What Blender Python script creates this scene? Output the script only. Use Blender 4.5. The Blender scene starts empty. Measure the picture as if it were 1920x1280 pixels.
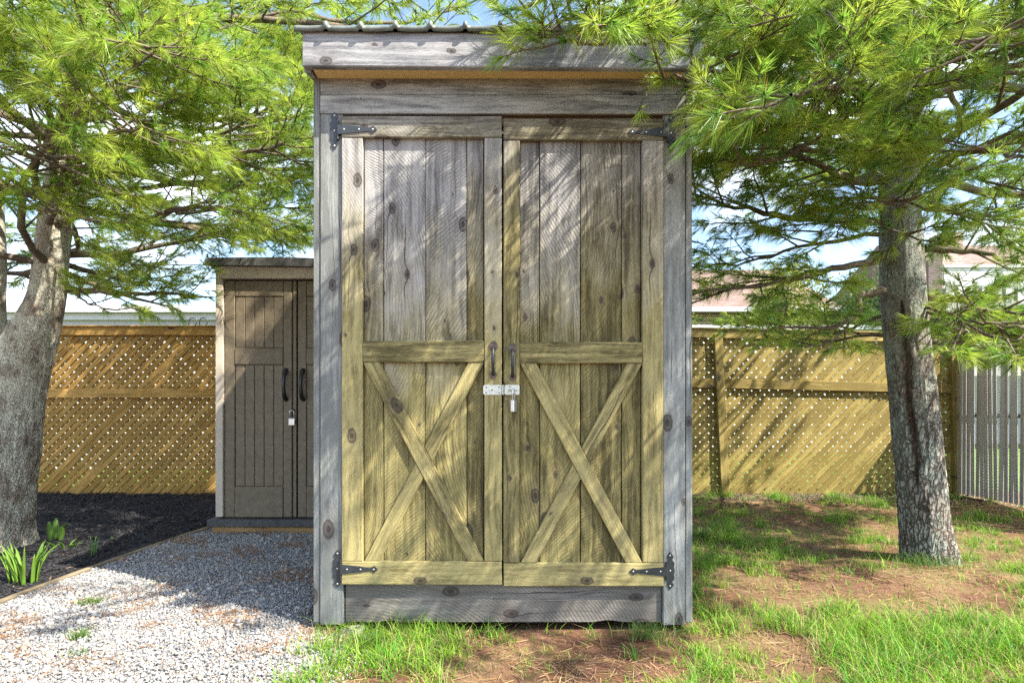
import bpy, bmesh, math, random
import numpy as np
from mathutils import Vector, Matrix, noise as mnoise
R = math.radians
random.seed(7); RNG = np.random.default_rng(7)
SC = bpy.context.scene
COL = SC.collection

# ------------------------------------------------------------------ camera
CAMZ, F, HOR = 0.97, 1067.0, 765.0
cam = bpy.data.cameras.new('camera'); camo = bpy.data.objects.new('camera', cam); COL.objects.link(camo)
camo.location = (0, 0, CAMZ); camo.rotation_euler = (R(90), 0, 0)
cam.lens = 20.0; cam.sensor_width = 36.0; cam.shift_y = (HOR - 640) / 1920.0
cam.clip_start = 0.05; cam.clip_end = 2000
SC.camera = camo
# ------------------------------------------------------------------ sky, sun, exposure
SUN_EL, SUN_AZ = R(50), R(120)          # azimuth measured from +Y towards +X
sun_vec = Vector((math.sin(SUN_AZ)*math.cos(SUN_EL), math.cos(SUN_AZ)*math.cos(SUN_EL), math.sin(SUN_EL)))
world = bpy.data.worlds.new('World'); SC.world = world; world.use_nodes = True
wn, wl = world.node_tree.nodes, world.node_tree.links
wn.clear()
wo = wn.new('ShaderNodeOutputWorld'); wb = wn.new('ShaderNodeBackground')
sky = wn.new('ShaderNodeTexSky'); sky.sky_type = 'NISHITA'; sky.sun_disc = False
sky.sun_elevation = SUN_EL; sky.sun_rotation = SUN_AZ; sky.air_density = 1.0; sky.dust_density = 0.6
wtc = wn.new('ShaderNodeTexCoord'); wmap = wn.new('ShaderNodeMapping'); wmap.inputs['Scale'].default_value = (2.2, 2.2, 5.0)
wno = wn.new('ShaderNodeTexNoise'); wno.inputs['Scale'].default_value = 1.3; wno.inputs['Detail'].default_value = 6
wra = wn.new('ShaderNodeValToRGB'); wra.color_ramp.elements[0].position = 0.46; wra.color_ramp.elements[1].position = 0.68
wmx = wn.new('ShaderNodeMix'); wmx.data_type = 'RGBA'; wmx.inputs['B'].default_value = (7.0, 7.2, 7.6, 1)
wl.new(wtc.outputs['Generated'], wmap.inputs['Vector']); wl.new(wmap.outputs[0], wno.inputs['Vector'])
wl.new(wno.outputs['Fac'], wra.inputs['Fac']); wl.new(wra.outputs['Color'], wmx.inputs['Factor'])
wl.new(sky.outputs[0], wmx.inputs['A']); wl.new(wmx.outputs['Result'], wb.inputs['Color'])
wb.inputs['Strength'].default_value = 0.125
wl.new(wb.outputs[0], wo.inputs['Surface'])
sl = bpy.data.lights.new('sun', 'SUN'); sl.energy = 5.0; sl.angle = R(0.5); sl.color = (1.0, 0.93, 0.80)
so = bpy.data.objects.new('sun', sl); COL.objects.link(so)
so.rotation_euler = sun_vec.to_track_quat('Z', 'Y').to_euler()
so.location = sun_vec * 30
SC.view_settings.view_transform = 'Standard'; SC.view_settings.look = 'None'
SC.view_settings.exposure = 1.85; SC.view_settings.gamma = 1.0
SC.cycles.max_bounces = 6; SC.cycles.diffuse_bounces = 3; SC.cycles.glossy_bounces = 2; SC.cycles.transmission_bounces = 4
SC.cycles.use_denoising = False

# ------------------------------------------------------------------ helpers
def P(px, py, d):
    return Vector(((px-960)/F*d, d, CAMZ-(py-HOR)/F*d))
def link(o, parent=None):
    COL.objects.link(o)
    if parent is not None: o.parent = parent
    return o
def tag(o, label=None, cat=None, group=None, kind=None):
    if label: o['label'] = label
    if cat: o['category'] = cat
    if group: o['group'] = group
    if kind: o['kind'] = kind
    return o
def empty(name, loc, label, cat, group=None):
    o = bpy.data.objects.new(name, None); o.empty_display_size = 0.1; o.location = loc
    link(o); return tag(o, label, cat, group)
def obj_from(name, me, mat, parent=None, world=None, smooth=False):
    """mesh vertices are local to `world` matrix; parent is an untransformed-rotation thing"""
    if mat is not None and not me.materials: me.materials.append(mat)
    if smooth:
        me.polygons.foreach_set('use_smooth', [True]*len(me.polygons))
    o = bpy.data.objects.new(name, me); COL.objects.link(o)
    if parent is not None: o.parent = parent
    M = world if world is not None else Matrix.Identity(4)
    if parent is not None:
        M = pw(parent).inverted() @ M
    o.matrix_basis = M
    return o
def pw(o):
    m = o.matrix_basis.copy()
    while o.parent is not None:
        o = o.parent; m = o.matrix_basis @ m
    return m
def np_mesh(name, verts, tris=None, quads=None, col=None):
    """fast mesh from numpy arrays of one face size"""
    verts = np.asarray(verts, np.float32); fs = np.asarray(tris if tris is not None else quads, np.int32)
    k = fs.shape[1]
    me = bpy.data.meshes.new(name)
    me.vertices.add(len(verts)); me.vertices.foreach_set('co', verts.ravel())
    me.loops.add(fs.size); me.loops.foreach_set('vertex_index', fs.ravel())
    me.polygons.add(len(fs)); me.polygons.foreach_set('loop_start', np.arange(0, fs.size, k, dtype=np.int32))
    me.update(calc_edges=True)
    if col is not None:
        a = me.attributes.new('tint', 'FLOAT_COLOR', 'POINT')
        c = np.ones((len(verts), 4), np.float32); c[:, :3] = col
        a.data.foreach_set('color', c.ravel())
    return me
def bm_mesh(name, bm):
    me = bpy.data.meshes.new(name); bmesh.ops.recalc_face_normals(bm, faces=bm.faces); bm.to_mesh(me); bm.free(); return me
def bm_box(bm, x0, x1, y0, y1, z0, z1, M=None):
    vs = [bm.verts.new(v) for v in ((x0,y0,z0),(x1,y0,z0),(x1,y1,z0),(x0,y1,z0),(x0,y0,z1),(x1,y0,z1),(x1,y1,z1),(x0,y1,z1))]
    if M is not None:
        for v in vs: v.co = M @ v.co
    return [bm.faces.new([vs[i] for i in f]) for f in ((0,3,2,1),(4,5,6,7),(0,1,5,4),(1,2,6,5),(2,3,7,6),(3,0,4,7))]
def bm_tube(bm, pts, radii, n=8, caps=True):
    pts = [Vector(p) for p in pts]; rings = []
    t0 = (pts[1]-pts[0]).normalized(); ref = Vector((0,0,1)) if abs(t0.z) < .9 else Vector((1,0,0))
    u = t0.cross(ref).normalized()
    for i, p in enumerate(pts):
        t = (pts[min(i+1, len(pts)-1)] - pts[max(i-1, 0)]).normalized()
        u = (u - t*u.dot(t)).normalized(); v = t.cross(u); r = radii[i] if hasattr(radii, '__len__') else radii
        rings.append([bm.verts.new(p + (u*math.cos(a)+v*math.sin(a))*r) for a in [2*math.pi*k/n for k in range(n)]])
    for a, b in zip(rings, rings[1:]):
        for k in range(n): bm.faces.new((a[k], a[(k+1)%n], b[(k+1)%n], b[k]))
    if caps: bm.faces.new(rings[0][::-1]); bm.faces.new(rings[-1])
def bm_extrude(bm, outline, y0, y1):
    """outline: (x,z) polygon extruded from y0 (front) to y1"""
    a = [bm.verts.new((x, y0, z)) for x, z in outline]; b = [bm.verts.new((x, y1, z)) for x, z in outline]
    bm.faces.new(a); bm.faces.new(b[::-1]); n = len(a)
    for i in range(n): bm.faces.new((a[i], a[(i+1)%n], b[(i+1)%n], b[i]))
def chamfer_box(name, L, T, W, b=0.003, jag=0.0):
    bm = bmesh.new(); bm_box(bm, -L/2, L/2, -T/2, T/2, -W/2, W/2)
    b = min(b, T*.3, W*.3)
    bmesh.ops.bevel(bm, geom=bm.edges[:], offset=b, segments=1, affect='EDGES')
    if jag:
        for v in bm.verts: v.co += Vector((random.uniform(-jag,jag), 0, random.uniform(-jag,jag)))
    return bm_mesh(name, bm)
def board(name, x0, x1, z0, z1, yf, t, mat, parent, vert=None, b=0.003, jag=0.0015, label=None):
    """a plank facing -Y; local X runs along its length so the grain follows it"""
    w, h = x1-x0, z1-z0
    if vert is None: vert = h > w
    me = chamfer_box(name, max(h, .001) if vert else w, t, w if vert else h, b, jag)
    M = Matrix.Translation(((x0+x1)/2, yf+t/2, (z0+z1)/2))
    if vert: M = M @ Matrix.Rotation(R(-90), 4, 'Y')
    o = obj_from(name, me, mat, parent, M)
    if label: o['label'] = label
    return o
def plank_between(name, a, c, w, t, yf, mat, parent, b=0.003):
    """a slanted board in the XZ plane from a to c"""
    a, c = Vector((a[0], 0, a[1])), Vector((c[0], 0, c[1])); d = c-a
    me = chamfer_box(name, d.length, t, w, b)
    ang = math.atan2(d.z, d.x); m = (a+c)/2
    return obj_from(name, me, mat, parent, Matrix.Translation((m.x, yf+t/2, m.z)) @ Matrix.Rotation(-ang, 4, 'Y'))
def fbm(x, y, s=0.0, octv=4):
    out = np.empty(len(x))
    for i in range(len(x)): out[i] = mnoise.fractal(Vector((x[i], y[i], s)), 1.0, 2.0, octv)
    return out

# ------------------------------------------------------------------ materials
class N:
    def __init__(s, name):
        s.m = bpy.data.materials.new(name); s.m.use_nodes = True; s.t = s.m.node_tree; s.t.nodes.clear()
        s.out = s.new('ShaderNodeOutputMaterial'); s.p = s.new('ShaderNodeBsdfPrincipled'); s.l(s.p.outputs[0], s.out.inputs['Surface'])
    def new(s, k): return s.t.nodes.new(k)
    def l(s, a, b): s.t.links.new(a, b)
    def put(s, sock, v):
        if hasattr(v, 'links') or isinstance(v, bpy.types.NodeSocket): s.l(v, sock)
        else: sock.default_value = v
    def math(s, op, a, b=None, c=None, clamp=False):
        n = s.new('ShaderNodeMath'); n.operation = op; n.use_clamp = clamp
        for i, v in enumerate((a, b, c)):
            if v is not None: s.put(n.inputs[i], v)
        return n.outputs[0]
    def xyz(s, x, y, z):
        n = s.new('ShaderNodeCombineXYZ'); s.put(n.inputs[0], x); s.put(n.inputs[1], y); s.put(n.inputs[2], z); return n.outputs[0]
    def sep(s, v):
        n = s.new('ShaderNodeSeparateXYZ'); s.l(v, n.inputs[0]); return n.outputs
    def noise(s, vec, scale, detail=4, rough=.55):
        n = s.new('ShaderNodeTexNoise'); s.l(vec, n.inputs['Vector']); n.inputs['Scale'].default_value = scale
        n.inputs['Detail'].default_value = detail; n.inputs['Roughness'].default_value = rough; return n.outputs['Fac']
    def ramp(s, fac, *stops):
        n = s.new('ShaderNodeValToRGB'); s.l(fac, n.inputs[0]); e = n.color_ramp.elements
        while len(e) < len(stops): e.new(.5)
        for el, (p, c) in zip(e, stops):
            el.position = p; el.color = (c, c, c, 1) if not hasattr(c, '__len__') else (*c, 1)
        return n.outputs[0]
    def mix(s, f, a, b, mode='MIX'):
        n = s.new('ShaderNodeMix'); n.data_type = 'RGBA'; n.blend_type = mode
        s.put(n.inputs['Factor'], f)
        for k, v in (('A', a), ('B', b)):
            s.put(n.inputs[k], v if not (hasattr(v, '__len__') and len(v) == 3) else (*v, 1))
        return n.outputs['Result']
    def obj(s): return s.new('ShaderNodeTexCoord').outputs['Object']
    def pos(s): return s.new('ShaderNodeNewGeometry').outputs['Position']
    def rand(s): return s.new('ShaderNodeObjectInfo').outputs['Random']
    def bump(s, h, strength=.5, dist=.01):
        n = s.new('ShaderNodeBump'); n.inputs['Strength'].default_value = strength; n.inputs['Distance'].default_value = dist
        s.l(h, n.inputs['Height']); s.l(n.outputs[0], s.p.inputs['Normal'])
    def base(s, c, rough=.8, spec=.3):
        s.put(s.p.inputs['Base Color'], c if not (hasattr(c, '__len__') and len(c) == 3) else (*c, 1))
        s.put(s.p.inputs['Roughness'], rough); s.p.inputs['Specular IOR Level'].default_value = spec
        return s.m

def plain(name, c, rough=.6, metal=0.0, var=.12, scale=30, bump=.2, spec=.4):
    n = N(name); o = n.obj(); f = n.noise(o, scale, 5); f2 = n.noise(o, scale*.15, 3)
    g = n.math('ADD', n.math('MULTIPLY', f, .6), n.math('MULTIPLY', f2, .4))
    lo = tuple(max(0, x*(1-var*2)) for x in c); hi = tuple(min(1, x*(1+var*2)) for x in c)
    n.base(n.ramp(g, (.3, lo), (.7, hi)), rough, spec); n.p.inputs['Metallic'].default_value = metal
    if bump: n.bump(f, bump, .002)
    return n.m

def wood(name, hi_a, hi_b, lo_a=None, lo_b=None, zmid=1.35, zspan=.5, knots=True, saw=.6, grain=1.0, rough=.85, kth=.25, kcol=(.035,.027,.024)):
    """weathered sawn board; optional second colour set that takes over low on the shed (algae staining)"""
    n = N(name); x, y, z = n.sep(n.obj()); r = n.rand()
    off = n.math('MULTIPLY', r, 53.0)
    X = n.math('ADD', x, off); Z = n.math('ADD', z, n.math('MULTIPLY', r, 17.0))
    # knots
    if knots:
        vn = n.new('ShaderNodeTexVoronoi'); vn.voronoi_dimensions = '2D'; vn.inputs['Scale'].default_value = 1.0
        n.l(n.xyz(n.math('MULTIPLY', X, 3.6), n.math('MULTIPLY', Z, 6.2), 0.0), vn.inputs['Vector'])
        wob = n.math('MULTIPLY', n.math('SUBTRACT', n.noise(n.xyz(n.math('MULTIPLY', X, 1.0), Z, 0.0), 55, 2), .5), .06)
        d = n.math('ADD', vn.outputs['Distance'], wob)
        cr = n.sep(vn.outputs['Color'])
        rad = n.math('ADD', n.math('MULTIPLY', n.math('POWER', n.math('MAXIMUM', n.math('SUBTRACT', cr[0], .25), 0.0), 2.2), .30), .022)
        has = n.math('GREATER_THAN', cr[0], kth)
        rel = n.math('DIVIDE', d, n.math('ADD', rad, .004))
        kn = n.math('MULTIPLY', n.ramp(rel, (.30, 1.0), (.42, .55), (.78, .9), (.95, 0.0)), has)
        halo = n.math('MULTIPLY', n.ramp(n.math('MULTIPLY', rel, .33), (.2, 1.0), (.95, 0.0)), has)
        warp = n.math('MULTIPLY', n.math('MULTIPLY', halo, halo), .016)
    else:
        warp = 0.0
    wav = n.math('MULTIPLY', n.math('SUBTRACT', n.noise(n.xyz(n.math('MULTIPLY', X, 1.6), 0.0, n.math('MULTIPLY', Z, 6.0)), 1.0, 4), .5), .085)
    ZZ = n.math('ADD', n.math('ADD', Z, warp), wav)
    ring = n.noise(n.xyz(n.math('MULTIPLY', X, 3.2), n.math('MULTIPLY', y, 20.0), n.math('MULTIPLY', ZZ, 62.0)), 1.0, 4, .6)
    fine = n.noise(n.xyz(n.math('MULTIPLY', X, 40.0), n.math('MULTIPLY', y, 120.0), n.math('MULTIPLY', ZZ, 330.0)), 1.0, 4, .7)
    blot = n.noise(n.xyz(n.math('MULTIPLY', X, 3.0), 0.0, n.math('MULTIPLY', Z, 7.0)), 1.0, 4, .6)
    g = n.math('ADD', n.math('ADD', n.math('MULTIPLY', ring, .50*grain), n.math('MULTIPLY', fine, .35*grain)), n.math('MULTIPLY', blot, .45))
    g = n.math('ADD', n.math('MULTIPLY', n.math('SUBTRACT', g, .65), 1.9), .66)
    g = n.math('ADD', g, n.math('MULTIPLY', n.math('SUBTRACT', r, .5), .20))
    # saw arcs
    cx = n.math('ADD', x, n.math('SUBTRACT', n.math('MULTIPLY', n.math('FRACT', n.math('MULTIPLY', r, 7.31)), 1.6), .8))
    sgn = n.math('SUBTRACT', n.math('MULTIPLY', n.math('GREATER_THAN', n.math('FRACT', n.math('MULTIPLY', r, 3.7)), .5), 1.7), .85)
    cz = n.math('ADD', z, sgn)
    dist = n.math('SQRT', n.math('ADD', n.math('MULTIPLY', cx, cx), n.math('MULTIPLY', cz, cz)))
    dist = n.math('ADD', dist, n.math('MULTIPLY', blot, .05))
    sfr = n.math('ADD', 440.0, n.math('MULTIPLY', n.math('FRACT', n.math('MULTIPLY', r, 11.7)), 260.0))
    sw = n.math('SINE', n.math('MULTIPLY', dist, sfr))
    sw = n.math('ADD', sw, n.math('MULTIPLY', n.math('SUBTRACT', fine, .5), 3.4))
    sw = n.ramp(n.math('ADD', n.math('MULTIPLY', sw, .5), .5), (.55, 0.0), (1.0, 1.0))
    smask = n.ramp(n.noise(n.xyz(n.math('MULTIPLY', X, 5.0), 0.0, n.math('MULTIPLY', Z, 9.0)), 1.0, 3), (.34, .0), (.56, 1.0))
    sw = n.math('MULTIPLY', sw, smask)
    ch = n.ramp(g, (.42, hi_a), (.86, hi_b))
    if lo_a is not None:
        cl = n.ramp(g, (.42, lo_a), (.86, lo_b))
        wz = n.sep(n.pos()); hz = n.math('ADD', wz[2], n.math('MULTIPLY', n.math('SUBTRACT', blot, .5), 1.1))
        hz = n.math('ADD', hz, n.math('MULTIPLY', n.math('SUBTRACT', r, .5), .55))
        f = n.ramp(n.math('ADD', n.math('DIVIDE', n.math('SUBTRACT', hz, zmid), zspan*2), .5), (0.0, 0.0), (1.0, 1.0))
        ch = n.mix(f, cl, ch)
    c = n.mix(n.math('MULTIPLY', sw, .46*saw), ch, (.055,.047,.036))
    # drying cracks
    crk = n.noise(n.xyz(n.math('MULTIPLY', X, 1.1), 3.0, n.math('MULTIPLY', ZZ, 120.0)), 1.0, 2, .4)
    ck = n.ramp(crk, (.27, 1.0), (.33, 0.0))
    c = n.mix(n.math('MULTIPLY', ck, .85), c, (.045,.035,.03))
    if knots:
        c = n.mix(n.math('MULTIPLY', halo, .32), c, tuple(k*2.2 for k in kcol))
        c = n.mix(n.math('MULTIPLY', kn, .9), c, kcol)
    n.base(c, rough, .2)
    h = n.math('SUBTRACT', n.math('ADD', n.math('MULTIPLY', ring, .6), n.math('MULTIPLY', fine, .7)), n.math('MULTIPLY', sw, .4*saw))
    h = n.math('SUBTRACT', h, n.math('MULTIPLY', ck, 1.0))
    n.bump(h, .75, .0035)
    return n.m

def attr_mat(name, rough=.8, transl=0.0, noise_amt=.0, spec=.3):
    n = N(name); a = n.new('ShaderNodeAttribute'); a.attribute_name = 'tint'
    n.base(a.outputs['Color'], rough, spec)
    if transl:
        t = n.new('ShaderNodeBsdfTranslucent'); m = n.new('ShaderNodeMixShader'); m.inputs[0].default_value = transl
        n.l(a.outputs['Color'], t.inputs['Color']); n.l(n.p.outputs[0], m.inputs[1]); n.l(t.outputs[0], m.inputs[2]); n.l(m.outputs[0], n.out.inputs['Surface'])
    return n.m

M_PLANK = wood('weathered_plank', (.092,.090,.095), (.35,.34,.33), (.07,.058,.022), (.33,.28,.115), zmid=1.60, zspan=.40, saw=1.0)
M_FRAME = wood('weathered_rail', (.105,.103,.105), (.37,.36,.345), (.08,.067,.026), (.355,.302,.135), zmid=1.95, zspan=.40, kth=.4, saw=.38)
M_TRIM = wood('grey_trim', (.15,.158,.15), (.38,.39,.375), kth=.62, saw=.22, grain=.8)
M_FASCIA = wood('grey_fascia', (.105,.108,.118), (.34,.34,.35), kth=.45, saw=.15)
M_HEADER = wood('grey_header', (.12,.12,.115), (.40,.40,.375), saw=.25, knots=True)
M_SKIRT = wood('skirt_board', (.13,.12,.108), (.30,.28,.255), kth=.6, saw=.8, grain=.8)
M_SOFFIT = wood('yellow_soffit', (.58,.42,.19), (.78,.62,.32), knots=False, saw=.1, grain=.7)
M_INNER = wood('brown_inner', (.10,.065,.04), (.22,.14,.08), saw=.1)
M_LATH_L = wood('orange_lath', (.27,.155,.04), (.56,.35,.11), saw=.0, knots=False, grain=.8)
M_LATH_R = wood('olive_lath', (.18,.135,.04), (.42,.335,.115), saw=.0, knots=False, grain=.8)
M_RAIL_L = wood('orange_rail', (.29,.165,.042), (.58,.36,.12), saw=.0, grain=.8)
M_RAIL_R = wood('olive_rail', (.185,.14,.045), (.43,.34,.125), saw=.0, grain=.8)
M_EDGE = wood('edging_timber', (.09,.075,.05), (.22,.18,.12), saw=.1)
M_SILL = wood('sill_timber', (.20,.12,.05), (.34,.22,.10), saw=.1)
M_IRON = plain('black_iron', (.018,.021,.026), .42, .0, .25, 160, .5, .6)
M_RUST = plain('rusty_iron', (.10,.075,.06), .55, .3, .4, 90, .5)
M_ZINC = plain('zinc_steel', (.52,.53,.48), .38, .75, .12, 80, .15)
M_STEEL = plain('padlock_steel', (.58,.59,.60), .30, .8, .08, 60, .1)
M_ROOFM = plain('green_grey_metal', (.13,.15,.135), .5, .2, .25, 25, .15)
M_RESIN = plain('brown_resin', (.135,.108,.072), .5, 0, .16, 22, .15)
M_RESIN_L = plain('taupe_resin', (.44,.385,.315), .55, 0, .07, 18, .1)
M_RESIN_D = plain('charcoal_resin', (.055,.055,.055), .6, 0, .3, 40, .4)
M_BLACK = plain('black_plastic', (.012,.012,.013), .35, 0, .1, 40, 0, .5)
M_CONC = plain('concrete_block', (.36,.33,.29), .9, 0, .2, 40, .5)
M_WHITE = plain('white_siding', (.40,.41,.41), .55, 0, .05, 6, 0)
M_WHITE2 = plain('white_trim_paint', (.52,.53,.54), .5, 0, .04, 9, 0)
M_SLAT = plain('taupe_slat', (.42,.395,.38), .5, 0, .12, 20, 0)
M_PIPE = plain('dark_pipe', (.06,.075,.075), .5, .2, .15, 40, 0)
M_WIRE = plain('galvanised_wire', (.30,.31,.31), .5, .5, .15, 60, 0)
M_PANE = plain('dark_glass', (.03,.035,.04), .08, 0, .1, 3, 0, .6)

def brick_mat():
    n = N('pink_brick'); b = n.new('ShaderNodeTexBrick'); p = n.sep(n.obj())
    n.l(n.xyz(n.math('ADD', p[0], p[1]), p[2], 0.0), b.inputs['Vector'])
    b.inputs['Color1'].default_value = (.34,.20,.16,1); b.inputs['Color2'].default_value = (.42,.27,.22,1); b.inputs['Mortar'].default_value = (.45,.42,.38,1)
    b.inputs['Scale'].default_value = 1.0; b.inputs['Brick Width'].default_value = .22; b.inputs['Row Height'].default_value = .075; b.inputs['Mortar Size'].default_value = .008
    return n.base(b.outputs['Color'], .9)
def shingle_mat():
    n = N('pinkish_shingle'); b = n.new('ShaderNodeTexBrick'); p = n.sep(n.obj())
    n.l(n.xyz(p[0], p[1], 0.0), b.inputs['Vector'])
    b.inputs['Color1'].default_value = (.15,.10,.085,1); b.inputs['Color2'].default_value = (.21,.145,.125,1); b.inputs['Mortar'].default_value = (.10,.065,.055,1)
    b.inputs['Scale'].default_value = 1.0; b.inputs['Brick Width'].default_value = .3; b.inputs['Row Height'].default_value = .14; b.inputs['Mortar Size'].default_value = .012
    return n.base(b.outputs['Color'], .95)
M_BRICK, M_SHINGLE = brick_mat(), shingle_mat()

def bark_mat(name, lichen=(.30,.34,.28), amt=.5, cells=1.0, fq=30.0, dark=(.045,.035,.028), mid=(.265,.24,.205), light=(.36,.33,.28)):
    n = N(name); x, y, z = n.sep(n.obj()); o = n.xyz(x, y, n.math('MULTIPLY', z, .35)); o2 = n.xyz(x, y, n.math('MULTIPLY', z, .8))
    a = n.noise(o, 22, 6, .65); b = n.noise(o2, 9, 5, .6); f = n.noise(o2, 110, 4, .7)
    g = n.math('ADD', n.math('MULTIPLY', a, .65), n.math('MULTIPLY', f, .35))
    c = n.ramp(g, (.34, dark), (.5, mid), (.66, light))
    band = n.noise(n.xyz(n.math('MULTIPLY', x, .5), n.math('MULTIPLY', y, .5), n.math('MULTIPLY', z, 5.0)), 9, 4, .6)
    c = n.mix(n.math('MULTIPLY', n.ramp(band, (.5, 0.0), (.62, 1.0)), .45), c, (.42,.40,.36))
    lf = n.math('MULTIPLY', n.ramp(b, (.45, 0.0), (.53, 1.0)), n.ramp(f, (.40, 0.0), (.55, 1.0)))
    c = n.mix(n.math('MULTIPLY', lf, amt), c, lichen)
    vk = n.new('ShaderNodeTexVoronoi'); vk.feature = 'DISTANCE_TO_EDGE'; vk.inputs['Scale'].default_value = 1.0
    wq = n.math('ADD', n.math('MULTIPLY', n.math('SUBTRACT', b, .5), 3.0), n.math('MULTIPLY', n.math('SUBTRACT', a, .5), 1.6))
    n.l(n.xyz(n.math('ADD', n.math('MULTIPLY', x, fq), wq), n.math('ADD', n.math('MULTIPLY', y, fq), wq), n.math('ADD', n.math('MULTIPLY', z, fq*.36), n.math('MULTIPLY', wq, 2.0))), vk.inputs['Vector'])
    low = n.ramp(n.math('ADD', n.math('MULTIPLY', z, .55), n.math('MULTIPLY', n.math('SUBTRACT', b, .5), .8)), (.2, 1.0), (.8, .25))
    ek = n.math('MULTIPLY', n.ramp(n.math('ADD', vk.outputs['Distance'], n.math('MULTIPLY', n.math('SUBTRACT', f, .5), .12)), (.02, 1.0), (.16, 0.0)), low)
    c = n.mix(n.math('MULTIPLY', ek, .8*cells), c, dark)
    red = n.noise(o2, 4.0, 3); c = n.mix(n.math('MULTIPLY', n.ramp(red, (.57, 0.0), (.7, 1.0)), .22), c, (.20,.12,.085))
    # soft dark cork shows in the split
    at = n.new('ShaderNodeAttribute'); at.attribute_name = 'split'
    c = n.mix(n.math('MULTIPLY', at.outputs['Fac'], .85), c, (.075,.046,.032))
    n.base(c, .95, .15)
    n.bump(n.math('SUBTRACT', n.math('ADD', n.math('MULTIPLY', a, .8), n.math('MULTIPLY', f, .7)), n.math('MULTIPLY', ek, 1.0*cells)), 1.0, .02)
    return n.m
M_BARK_R = bark_mat('lichen_bark', (.36,.43,.37), .80, 1.0, 40.0, light=(.46,.43,.38))
M_BARK_L = bark_mat('flaking_bark', (.58,.58,.47), 1.0, .35, 55.0, mid=(.33,.27,.205), light=(.50,.46,.38))
M_TWIG = plain('twig_bark', (.13,.105,.08), .9, 0, .3, 60, .4, .15)
M_NEEDLE = attr_mat('pine_needles', .40, .55, spec=.45)
M_GRASS = attr_mat('grass_blades', .55, .40, spec=.3)
M_LEAF = attr_mat('leaf', .5, .35, spec=.3)
M_STONE = attr_mat('gravel_stone', .85, 0, spec=.25)
M_CHIP = attr_mat('mulch_chip', .65, 0, spec=.35)
M_LITTER = attr_mat('dry_needles', .8, .15, spec=.2)

def soil_mat():
    n = N('reddish_soil'); p = n.pos(); x, y, z = n.sep(p)
    a = n.noise(p, 3.2, 6, .6); b = n.noise(p, 38, 5, .65); c3 = n.noise(p, 150, 3, .7)
    g = n.math('ADD', n.math('ADD', n.math('MULTIPLY', a, .45), n.math('MULTIPLY', b, .35)), n.math('MULTIPLY', c3, .25))
    c = n.ramp(g, (.36, (.05,.028,.018)), (.52, (.115,.060,.038)), (.70, (.215,.125,.080)))
    th = n.noise(p, 1.7, 4); c = n.mix(n.math('MULTIPLY', n.ramp(th, (.48, 0.0), (.62, 1.0)), .45), c, (.20,.17,.075))
    far = n.ramp(n.math('MULTIPLY', n.math('SUBTRACT', y, 6.15), 2.0), (0.0, 0.0), (.3, 1.0))
    lawn = n.ramp(n.noise(p, 6, 6), (.3, (.05,.11,.02)), (.7, (.13,.22,.05)))
    c = n.mix(far, c, lawn)
    n.base(c, .95, .1); n.bump(n.math('ADD', n.math('MULTIPLY', b, .7), n.math('MULTIPLY', c3, .5)), .8, .015)
    return n.m
def gravel_bed_mat():
    n = N('gravel_bed'); p = n.pos(); v = n.new('ShaderNodeTexVoronoi'); n.l(p, v.inputs['Vector']); v.inputs['Scale'].default_value = 95
    c = n.ramp(n.sep(v.outputs['Color'])[0], (.0, (.10,.09,.085)), (.5, (.25,.24,.235)), (1.0, (.45,.43,.41)))
    n.base(c, .9, .2); n.bump(v.outputs['Distance'], .9, .01); return n.m
def mulch_bed_mat():
    n = N('black_mulch'); p = n.pos(); a = n.noise(p, 45, 5, .7)
    n.base(n.ramp(a, (.35, (.006,.006,.007)), (.7, (.035,.032,.034))), .75, .3); n.bump(a, 1.0, .02); return n.m
M_SOIL, M_GBED, M_MBED = soil_mat(), gravel_bed_mat(), mulch_bed_mat()

# ------------------------------------------------------------------ ground
def gh(x, y):
    v = mnoise.fractal(Vector((x*.9, y*.9, 3.1)), 1.0, 2.0, 4)*.018
    if x > 1.2 and y > 4.6: v += .05*min(1, (y-4.6)/1.2)*min(1, (x-1.2)/.6) * (1 if y < 6.4 else max(0, 1-(y-6.4)))
    if x > 2.0: v += .05*math.exp(-((x-2.54)**2+(y-3.45)**2)/.35)
    if -.95 < x < .95 and 2.2 < y < 4.2: v -= .012
    return v
def axis(a, b, fine, far):
    core = list(np.arange(a, b+1e-6, fine)); s, out = fine, []
    lo, hi = [], []; p = a
    while p > -far: s *= 1.45; p -= s; lo.append(p)
    s, p = fine, b
    while p < far: s *= 1.45; p += s; hi.append(p)
    return np.array(lo[::-1]+core+hi)
gx, gy = axis(-5.2, 5.4, .06, 420), axis(.6, 6.8, .06, 420)
VX, VY = np.meshgrid(gx, gy)
vv = np.stack([VX.ravel(), VY.ravel(), np.zeros(VX.size)], 1)
for i in range(len(vv)):
    if abs(vv[i, 0]) < 9 and -3 < vv[i, 1] < 10: vv[i, 2] = gh(vv[i, 0], vv[i, 1])
nx, ny = len(gx), len(gy)
ii = np.arange(nx*ny).reshape(ny, nx)
qd = np.stack([ii[:-1,:-1].ravel(), ii[:-1,1:].ravel(), ii[1:,1:].ravel(), ii[1:,:-1].ravel()], 1)
tag(obj_from('ground', np_mesh('ground', vv, quads=qd), M_SOIL, smooth=True), kind='structure')

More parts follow.
